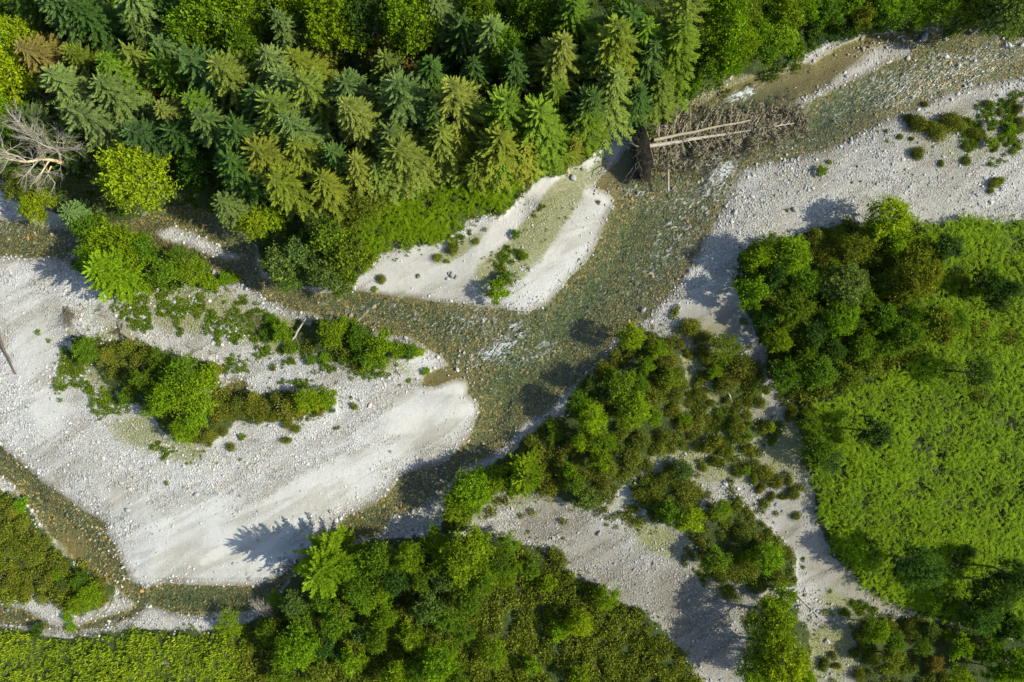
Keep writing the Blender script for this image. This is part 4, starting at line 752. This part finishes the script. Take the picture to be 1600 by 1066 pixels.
cover("forest_undergrowth", "leafy undergrowth between and below the forest trees", "undergrowth", x, y, leafy_clump, M_LEAF, (.075, .125, .012), .9, 1.9, 8)
# bright thicket on the inner bend and top bank
x, y = scatter(30000, np.maximum(region([[(1110,140),(1150,108),(1230,94),(1262,66),(1240,45),(1330,42),(1600,36),(1700,-40),(1100,-40),(1060,100),(1080,140)]]), region([[(405,345),(470,330),(560,345),(570,400),(550,440),(500,400),(420,372)]])) * .8)
cover("bank_thicket", "bright leafy thicket along the top of the river bank", "thicket", x, y, leafy_clump, M_LEAF, (.12, .205, .014), .8, 1.5, 8)
MEAD = [[(-400,985),(0,980),(60,990),(110,997),(170,988),(215,978),(260,990),(330,988),(385,980),(400,1000),(390,1066),(390,1300),(-400,1300)]]
x, y = scatter(190000, region(MEAD) * np.clip(1.05 + nz_c * .9 + nz_a * .6, .1, 1) * .95)
cover("meadow_grass", "rough yellow-green meadow grass below the side stream", "grass", x, y, grass_tuft, M_GRASS, (.20, .30, .02), .9, 1.9, 8)
x, y = scatter(8000, region(MEAD) * np.clip(nz_a * 2, 0, 1) * .8)
cover("meadow_weeds", "clumps of leafy weeds scattered in the rough meadow", "weeds", x, y, leafy_clump, M_LEAF, (.13, .20, .015), .4, .9, 6)
fr = np.exp(-((dv + .1) / .5) ** 2) * (dw < -.1)
x, y = scatter(60000, np.maximum(fr * .5, np.clip(weedb - .15, 0, 1) * np.clip(nz_a*2 + nz_c + .4, 0, 1) * 2 * (dw < 0)))
cover("gravel_grass", "thin dry grass growing through the gravel", "grass", x, y, grass_tuft, M_GRASS, (.17, .20, .035), .6, 1.2, 8)
wdb = blobs([(245,490,60,24,-5,.9),(265,510,40,16,0,.9),(370,500,60,30,-20,.8),(420,520,70,22,-14,.9),(460,560,60,12,-15,.7),(130,580,30,40,-50,.6),(180,640,40,20,-40,.5),(330,520,30,20,0,.3),(370,570,50,12,0,.5),(430,560,30,14,0,.5),(560,580,50,14,0,.3),
              (1060,640,60,40,0,.4),(1120,680,60,30,0,.3),(850,340,60,12,50,.4),(800,400,14,30,-40,.6),(710,385,40,8,30,.4),(1540,210,40,40,0,.45),(1580,180,30,30,0,.5),(1120,890,30,20,0,.4),(240,700,50,10,-20,.2),(1330,950,30,10,0,.4),(440,600,60,6,0,.2)])
x, y = scatter(200000, wdb * np.clip(nz_a * 4 + nz_c * 1.5 + .3, 0, 1) ** 2 * 5 * (dw < -.05) * (dv < .8))
cover("gravel_weeds", "low green weeds in patches on the gravel bars", "weeds", x, y, leafy_clump, M_LEAF, (.12, .18, .016), .2, .85, 6)

# ------------------------------------------------------------------ dead wood
def wob(p0, p1, n, amp, rng=R):
    p0, p1 = np.array(p0, float), np.array(p1, float); t = np.linspace(0, 1, n)[:, None]
    return p0 + (p1 - p0) * t + rng.normal(0, amp, (n, 3)) * np.sin(t * math.pi)
def local(e, pts): return np.asarray(pts, float) - np.array(e.location)
def twiggy(m, p0, d, L, rad, depth, spread=.5, val=.5, lift=0.0):
    d = d / np.linalg.norm(d); n = 5; pts = [np.array(p0, float)]; dd = d.copy()
    for i in range(n - 1):
        dd = dd + R.normal(0, .10, 3) + np.array([0, 0, lift]); dd /= np.linalg.norm(dd); pts.append(pts[-1] + dd * L / (n - 1))
    m.tube(pts, np.linspace(rad, rad * .45, n), 5 if depth > 1 else 3, val, cap=False)
    if depth > 0:
        for k in range(2 if depth > 2 else 3):
            i = R.integers(1, n); nd = dd + R.normal(0, spread, 3); twiggy(m, pts[i], nd, L * R.uniform(.55, .8), rad * .5, depth - 1, spread, val, lift)
        twiggy(m, pts[-1], dd + R.normal(0, .2, 3), L * .7, rad * .5, depth - 1, spread, val, lift)

# the uprooted spruce lying in the river
rx, ry, _ = W(1003, 231, 1.0)
ft = empty("fallen_spruce", (rx, ry, 0.0)); tag(ft, "dead uprooted spruce lying in the river behind its upturned root plate", "fallen tree")
tip = W(1245, 192, .35); root = np.array([rx, ry, 1.15]); tipv = np.array(tip)
axis = unit(tipv - root)
m = MB(); pts = local(ft, wob(root, tipv, 14, .03)); m.tube(pts, np.linspace(.20, .04, 14), 10); link("trunk", m.mesh("trunk", True), M_DEADWOOD, ft)
m = MB()   # disc of soil and roots, standing on edge, facing upstream of the bank
na, nr = 40, 7; vv = []
side = np.array([-axis[1], axis[0], 0]); 
for face, off in ((0, -.18), (1, .22)):
    for i in range(nr + 1):
        for j in range(na):
            a = j / na * 6.2832; rr_ = (2.6 + .5 * math.sin(3 * a + 1) * .4 + .22 * math.sin(7 * a) + R.uniform(-.12, .12)) * i / nr
            o = off * (1 - (i / nr) ** 2 * .5) + (R.uniform(-.16, .16) if 0 < i < nr else 0) + (.25 * (i / nr) ** 2 if face == 0 else 0)
            vv.append(np.array([0, 0, .62]) + side * (math.cos(a) * rr_ * 1.0) + UP * math.sin(a) * rr_ * .92 + axis * (o - .15 + math.sin(a) * rr_ * .12) + side * (-.35))
vv = np.array(vv); ff = []; per = (nr + 1) * na
for face in (0, 1):
    for i in range(nr):
        for j in range(na):
            q = (face * per + i * na + j, face * per + i * na + (j + 1) % na, face * per + (i + 1) * na + (j + 1) % na, face * per + (i + 1) * na + j)
            ff.append(q if face else q[::-1])
for j in range(na):
    a0 = nr * na + j; a1 = nr * na + (j + 1) % na; ff.append((a0, a1, a1 + per, a0 + per))
m.add(vv, ff, .5); link("root_plate", m.mesh("root_plate"), M_SOIL, ft)
for i in range(26):
    m = MB(); a = i / 26 * 6.2832 + R.uniform(-.1, .1); r0 = R.uniform(.3, 1.3); c0 = np.array([0, 0, .62]) + side * (math.cos(a) * r0 - .35) + UP * math.sin(a) * r0 - axis * .3
    d = side * math.cos(a) + UP * math.sin(a) * .8 - axis * R.uniform(.1, .7)
    twiggy(m, c0, d, R.uniform(.8, 1.6), R.uniform(.035, .08), 1, .6, lift=-.04); link("root", m.mesh("root", True), M_DARKWOOD if i % 3 else M_TWIG, ft)
for i in range(64):
    m = MB(); s = .10 + .88 * i / 64; p = root + (tipv - root) * s - np.array(ft.location); up = (i % 3 != 2)
    L = (3.0 if up else 1.7) * (1.1 - .5 * s) * R.uniform(.35, 1.2)
    d = (side if up else -side) * R.uniform(.8, 1.0) + axis * (R.uniform(-.15, .45) + .9 * s * s) + UP * R.uniform(-.12, .28) * (1 if up else -.6)
    d = d / np.linalg.norm(d); n = 9; br = np.array([p + d * L * q + UP * (-.25 * q * q * L * .4) for q in np.linspace(0, 1, n)]) + R.normal(0, .02, (n, 3)) + axis * (np.linspace(0, 1, n) ** 2 * R.uniform(-.5, .8) * L * .5)[:, None]; br[:, 2] = np.maximum(br[:, 2], .03)
    m.tube(br, np.linspace(.045, .016, n), 4, .5, cap=False)
    for q in range(1, n):
        for sg in (-1, 1, -1, 1, 1, -1):
            td = d * R.uniform(.3, 1.0) + axis * sg * R.uniform(.3, .9) + UP * R.uniform(-.5, .25); td /= np.linalg.norm(td); l2 = R.uniform(.12, .36) * (1.15 - .6 * q / n)
            e2 = br[q] + td * l2; e2[2] = max(e2[2], .02); m.tube([br[q], (br[q] + e2) / 2 + R.normal(0, .01, 3), e2], [.013, .011, .008], 3, .5, cap=False)
            if R.random() < .5 and q > 2: cc_ = (br[q] + e2)[None] / 2 + R.normal(0, .04, (1, 3)); dd_ = unit(td[None]); m.leaves(cc_, dd_, side_of(dd_), np.array([.11]), np.array([.035]), np.array([.7]))
    link("branch", m.mesh("branch", True), M_BRANCH, ft)
m = MB()
for i in range(700):
    s = R.uniform(.05, 1); p = root + (tipv - root) * s - np.array(ft.location); sg = 1 if R.random() < .62 else -1
    c0 = p + side * sg * R.uniform(.1, 2.2 if sg > 0 else 1.1) * (1.1 - .55 * s) + axis * R.uniform(-.3, .6); c0[2] = R.uniform(.03, .5)
    d = unit(R.normal(0, 1, 3) * np.array([1, 1, .25]) + side * sg * .9 + axis * .8); twiggy(m, c0, d, R.uniform(.3, .7), .014, 1, .6)
cf = np.array([root + (tipv - root) * q for q in R.uniform(.03, 1.06, 20000)]) - np.array(ft.location)
sg_ = np.where(R.random(20000) < .66, 1, -1); sp_ = (cf - (root - np.array(ft.location))) @ axis / np.linalg.norm(tipv - root)
cf = cf + side * (sg_ * np.abs(R.normal(0, 1, 20000)) * np.where(sg_ > 0, 1.45, 1.15) * (1.15 - .6 * sp_))[:, None] + axis * R.normal(.2, .25, (20000, 1)); cf[:, 2] = R.uniform(.05, 1.15, 20000) * (1.1 - .6 * np.clip(sp_, 0, 1))
clump_ = value_noise((64, 64), 4, R, 2)[(np.abs(cf[:, 0] * 4).astype(int)) % 64, (np.abs(cf[:, 1] * 6).astype(int)) % 64]
cf = cf[clump_ > -.12]; dd_ = unit(side[None] * R.normal(.6, .6, (len(cf), 1)) + axis[None] * R.normal(.4, .5, (len(cf), 1)) + R.normal(0, .25, (len(cf), 3)))
m.leaves(cf, dd_, side_of(dd_), R.uniform(.09, .28, len(cf)), R.uniform(.02, .055, len(cf)), R.random(len(cf)))
tw = link("dead_twigs", m.mesh("dead_twigs", True), M_TWIG, ft)

def log(name, a, b, ra, rb, mat, label, cat="log", za=None, zb=None, n=8, amp=.03, branches=0):
    x0, y0, _ = W(a[0], a[1], .3); x1, y1, _ = W(b[0], b[1], .3); g0 = max(gz(x0, y0), -.05) if za is None else za; g1 = max(gz(x1, y1), -.05) if zb is None else zb
    mx, my = (x0 + x1) / 2, (y0 + y1) / 2; gm_ = gz(mx, my)
    if za is None and gm_ > (g0 + g1) / 2: g0 += gm_ - (g0 + g1) / 2; g1 += gm_ - (g0 + g1) / 2
    e = empty(name, (x0, y0, g0)); tag(e, label, cat)
    pts = local(e, wob((x0, y0, g0 + ra * .8), (x1, y1, g1 + rb * .8), n, amp)); m = MB(); m.tube(pts, np.linspace(ra, rb, n), 8); link("trunk", m.mesh("trunk", True), mat, e)
    for i in range(branches):
        m = MB(); s = pts[R.integers(1, n - 1)]; ax_ = unit(pts[-1] - pts[0]); d = np.cross(ax_, UP) * R.choice([-1, 1]) * .8 + ax_ * .6 + UP * R.uniform(.1, .5); twiggy(m, s, d, R.uniform(.3, .7), ra * .35, 1); link("branch", m.mesh("branch", True), mat, e)
    return e
log("fallen_log", (1018, 224), (1168, 192), .15, .07, M_BRANCH, "second thinner brown trunk lying above the long fallen trunk", "fallen trunk", 1.15, .95, branches=8)
log("driftwood_pole", (1043, 300), (1042, 240), .09, .06, M_DEADWOOD, "pale bare pole sticking from the fallen tree over the water", "pole", .55, .75, amp=.01)
log("driftwood_log", (479, 499), (450, 545), .07, .11, M_DEADWOOD, "pale log lying diagonally across the weedy gravel bar", "log", .62, .55, branches=2)
log("driftwood_log", (0, 525), (26, 585), .13, .06, M_DARKWOOD, "long thin dark log on the wide gravel at the picture's edge")
log("driftwood_log", (1127, 592), (1142, 628), .09, .07, M_DEADWOOD, "short pale log between gorse bushes", "log", .75, .55, branches=3)
log("driftwood_log", (1244, 928), (1281, 966), .075, .05, M_DEADWOOD, "straight pale log in the dry channel beside the tall bright trees")
log("driftwood_log", (1102, 900), (1112, 930), .04, .03, M_TWIG, "thin grey branch beside the dry channel's scrub edge", "branch", branches=4)
log("driftwood_branch", (858, 840), (878, 830), .03, .02, M_DARKWOOD, "small dark branch on the dry gravel channel", "branch", branches=2)
log("driftwood_log", (180, 975), (196, 966), .06, .04, M_DARKWOOD, "dark log lying across the small side stream", branches=1)
log("driftwood_log", (142, 600), (168, 601), .05, .03, M_DEADWOOD, "white forked driftwood on the bar's outer edge", "driftwood", branches=5)
log("driftwood_log", (205, 660), (216, 672), .05, .07, M_DEADWOOD, "short white driftwood below the bar's bushes", "driftwood", branches=1)
log("driftwood_log", (186, 640), (200, 650), .04, .03, M_DEADWOOD, "tangle of white sticks at the bush edge on the bar", "driftwood", branches=6)
log("driftwood_log", (306, 622), (336, 594), .07, .05, M_TWIG, "grey leaning dead stems beside the little pool", "driftwood", .35, .6, branches=8)
log("driftwood_log", (300, 630), (330, 600), .05, .04, M_TWIG, "brown dead stems among the bushes near the little pool", "driftwood", .4, .6, branches=6)
log("driftwood_log", (380, 518), (398, 500), .05, .03, M_TWIG, "thin brown branch in the bar's weed patch", "branch", branches=4)
log("driftwood_log", (726, 722), (742, 716), .04, .03, M_DEADWOOD, "pale stick at the wooded tip above the lower river", "branch", branches=3)
log("driftwood_log", (1503, 182), (1512, 177), .05, .04, M_DEADWOOD, "short pale stick beside the long bush row", "branch")
log("driftwood_log", (1390, 46), (1404, 54), .06, .03, M_DEADWOOD, "pale stick at the top water edge", "branch")
log("driftwood_log", (232, 752), (232, 770), .03, .02, M_TWIG, "thin brown stick on the wide white gravel", "branch")
log("driftwood_log", (318, 545), (300, 548), .05, .03, M_TWIG, "dead branches above the tallest bar clump", "branch", branches=6)
log("dead_conifer", (160, 80), (198, 100), .10, .05, M_LICHENWOOD, "orange dead trunk lying in the forest gap beside the golden spruce", "dead trunk", 2.5, 2.0, branches=6)
e = empty("dead_branch", (*W(545, 512, .4)[:2], .45)); tag(e, "bleached bent branches reaching over the left channel from the shrub strip", "dead branch")
for (a, b) in (((542, 518), (546, 494)), ((545, 514), (562, 496)), ((549, 512), (568, 493)), ((532, 514), (538, 494)), ((556, 508), (576, 503)), ((512, 512), (520, 496))):
    m = MB(); p0 = W(a[0], a[1], .5); p1 = W(b[0], b[1], .45); twiggy(m, local(e, [p0])[0], np.array(p1) - np.array(p0), math.dist(p0, p1) * 1.0, .032, 1, .25); link("branch", m.mesh("branch", True), M_DEADWOOD, e)

# stump
x0, y0, _ = W(200, 522, .2); e = empty("tree_stump", (x0, y0, gz(x0, y0))); tag(e, "brown tree stump with short log and roots on the gravel bar", "stump")
m = MB(); m.tube([(-.35, .25, .25), (0, 0, .22), (.45, -.45, .15)], [.24, .2, .14], 9); link("trunk", m.mesh("trunk", True), M_TWIG, e)
for i in range(9):
    m = MB(); a = 1.2 + i * .45; twiggy(m, (-.35, .25, .25), np.array([math.cos(a), math.sin(a), R.uniform(-.2, .4)]), R.uniform(.3, .7), .05, 1); link("root", m.mesh("root", True), M_DARKWOOD if i % 2 else M_TWIG, e)

def brush(px, py, ang, L, spread, n, mat, label, z=.05, name="brush_pile", cat="brush pile", rad=.02, dep=2):
    x0, y0, _ = W(px, py, .3); e = empty(name, (x0, y0, gz(x0, y0))); tag(e, label, cat); m = MB()
    for i in range(n):
        a = math.radians(ang + R.uniform(-spread, spread)); d = np.array([math.cos(a), math.sin(a), R.uniform(.0, .3)]); twiggy(m, (R.uniform(-.25, .25), R.uniform(-.25, .25), z), d, L * R.uniform(.5, 1), rad, dep, .35)
    link("twigs", m.mesh("twigs", True), mat, e); return e
brush(104, 482, -60, 1.3, 35, 26, M_TWIG, "flattened brown brush pile on the upper gravel bar")
brush(150, 488, 10, .7, 50, 8, M_TWIG, "small heap of brown twigs right of the brush pile")
brush(265, 1036, 90, .35, 180, 26, M_DEADWOOD, "pinkish dead bush in the lower meadow", name="dead_bush", cat="dead bush")
brush(538, 1012, 20, .55, 60, 14, M_DEADWOOD, "white dead bush among the lower bank trees", z=1.6, name="dead_bush", cat="dead bush")
brush(412, 952, 60, .8, 90, 20, M_DEADWOOD, "grey dead shrub at the lower bank's left end", z=.6, name="dead_bush", cat="dead bush")
brush(398, 508, 40, .7, 90, 14, M_TWIG, "loose brown twigs in the weed patch of the bar")
brush(60, 300, 160, 1.1, 60, 26, M_DEADWOOD, "grey twiggy dead shrub below the bare dead tree", z=1.4, name="dead_bush", cat="dead bush")
brush(1068, 240, -70, 1.2, 60, 60, M_TWIG, "tangle of brown driftwood twigs beside the bare pole", name="brush_pile")
brush(1150, 225, -20, 1.3, 60, 70, M_TWIG, "brown twig tangle caught below the fallen tree's trunk")
brush(1022, 240, -80, .8, 50, 24, M_TWIG, "broken roots and twigs below the butt of the fallen trunk")
brush(1110, 236, -30, 1.2, 60, 60, M_TWIG, "brown twigs caught under the middle of the fallen trunk")
brush(385, 905, 20, .3, 60, 4, M_TWIG, "tiny twig heap by the white gravel's lower shore")

# the bare dead tree on the left bank
x0, y0, _ = W(106, 258, 1.0); g0 = gz(x0, y0)
e = empty("dead_tree", (x0, y0, g0)); tag(e, "bare bleached dead tree leaning left over the stream bank", "dead tree")
def limb(pts, r0, r1, mat, twigs, tl, name="limb"):
    p = local(e, [W(a, b, z) for a, b, z in pts]); t = np.linspace(0, 1, len(p)); tt = np.linspace(0, 1, 14)
    q = np.stack([np.interp(tt, t, p[:, k]) for k in range(3)], -1); q[1:-1] = (q[:-2] + q[1:-1] * 2 + q[2:]) / 4
    m = MB(); m.tube(q, np.linspace(r0, r1, 14), 8); lo = link(name, m.mesh(name, True), mat, e)
    if not twigs: return
    m = MB()
    for i in range(twigs):
        k = R.integers(4, 14); ax_ = unit(q[min(k, 13)] - q[min(k, 13) - 2]); d = ax_ * R.uniform(.2, 1) + R.normal(0, .55, 3) + UP * .1
        twiggy(m, q[k], d, tl * R.uniform(.5, 1), .028, 2, .4, lift=.02)
    link("twigs", m.mesh("twigs", True), M_DEADWOOD, lo)
limb([(108, 260, g0 - .3), (96, 254, 2.2), (92, 253, 3.5)], .22, .17, M_LICHENWOOD, 0, 0, "trunk")
limb([(94, 253, 3.2), (80, 250, 4.5), (62, 248, 5.5), (44, 254, 6.2), (20, 250, 6.6), (-6, 244, 7)], .15, .05, M_LICHENWOOD, 14, 1.5)
limb([(94, 253, 3.2), (94, 242, 4.4), (86, 232, 5.4), (68, 228, 6.2), (50, 215, 6.8)], .10, .035, M_DEADWOOD, 26, 1.5)
limb([(62, 248, 5.5), (50, 262, 5.6), (38, 276, 5.8)], .06, .03, M_DEADWOOD, 10, 1.1)
limb([(76, 252, 4.6), (66, 268, 5.0), (56, 285, 5.2)], .07, .03, M_LICHENWOOD, 12, 1.0)
limb([(80, 260, 4.3), (74, 272, 4.6), (86, 286, 4.8)], .06, .025, M_LICHENWOOD, 8, .8)
limb([(44, 254, 6.2), (30, 245, 6.6), (12, 240, 7.0), (2, 232, 7.2)], .06, .025, M_DEADWOOD, 12, 1.2)
limb([(90, 250, 3.6), (100, 235, 4.6), (98, 215, 5.4)], .06, .02, M_TWIG, 16, 1.0)
limb([(70, 248, 5.2), (60, 225, 6), (46, 200, 6.6), (30, 190, 7)], .06, .02, M_TWIG, 20, 1.2)

# ------------------------------------------------------------------ single boulders that stand out
bm_v, bm_f = ICO_V, ICO_F
def sub(v, f):
    v = list(map(tuple, v)); cache = {}; nf = []
    def mid(a, b):
        k = (min(a, b), max(a, b))
        if k not in cache: cache[k] = len(v); v.append(tuple(unit((np.array(v[a]) + np.array(v[b]))[None])[0]))
        return cache[k]
    for a, b, c in f: ab, bc, ca = mid(a, b), mid(b, c), mid(c, a); nf += [(a, ab, ca), (b, bc, ab), (c, ca, bc), (ab, bc, ca)]
    return np.array(v), np.array(nf)
v2, f2 = sub(*sub(ICO_V, ICO_F))
rocks = []
for k in range(4):
    w_ = R.normal(0, 1, (5, 3)); v = v2 * (1 + sum(.07 * np.sin(v2 @ w_[j] * 2.2 + j)[:, None] for j in range(5))); v *= np.array([1, .8, .6])
    rocks.append(make_mesh("boulder", v, [f2], {"v": np.full(len(v), R.uniform(.2, .8))}, True))
BOULD = [(895, 278, 5, "dark boulder on the sandy track near the root plate"), (1445, 57, 6, "grey boulder standing in the water near the top bank"), (706, 430, 4, "largest rust-tinted boulder of the heap on the gravel spit"),
         (700, 436, 3, "lower boulder of the small heap on the gravel spit"), (713, 434, 3, "outer boulder of the small heap on the gravel spit"), (702, 428, 2.5, "smallest boulder of the heap on the gravel spit"), (653, 432, 3, "lone dark stone on the spit left of the boulder heap"),
         (1238, 329, 4, "pale boulder on coarse gravel above the river's east shore"), (1148, 332, 4, "dark boulder at the east shore below the rapids"), (640, 300, 0, ""), (516, 799, 3, "lone dark stone on smooth gravel above the lower river"),
         (310, 772, 4, "dark stone in the middle of the wide white gravel"), (202, 796, 4, "dark stone on the gravel near the lower left stream"), (990, 745, 4, "pale boulder beside the track above the dry channel"), (1006, 484, 4, "pale boulder at the water's edge beside the middle bank"),
         (935, 832, 4, "tan boulder in the middle of the dry gravel channel"), (645, 800, 4, "pale boulder breaking the shallow lower river"), (1290, 1000, 4, "pale boulder in the gravel gap at the lower edge"), (560, 470, 0, ""),
         (910, 265, 3, "small boulder on the sandy track above the root plate pool"), (245, 595, 3, "pale stone among the bar's bushes"), (1480, 60, 3.5, "small grey boulder in the riffle below the top bank"), (1420, 90, 4, "pale boulder at the end of the midstream shingle")]
for px, py, r, lab in BOULD:
    if not r: continue
    x0, y0, _ = W(px, py, .1); s = r * S * 1.1; g = gz(x0, y0)
    if look(dw, x0, y0) > 0: g = max(g, -.12)
    o = link("boulder", rocks[R.integers(0, 4)], M_BOULDER, loc=(x0, y0, g + s * .2)); o.scale = (s, s, s); o.rotation_euler = (0, 0, R.uniform(0, 6.28)); tag(o, lab, "boulder", "boulders on the gravel and in the stream")
print("objects", len(bpy.data.objects), "polys", sum(len(me.polygons) for me in bpy.data.meshes))
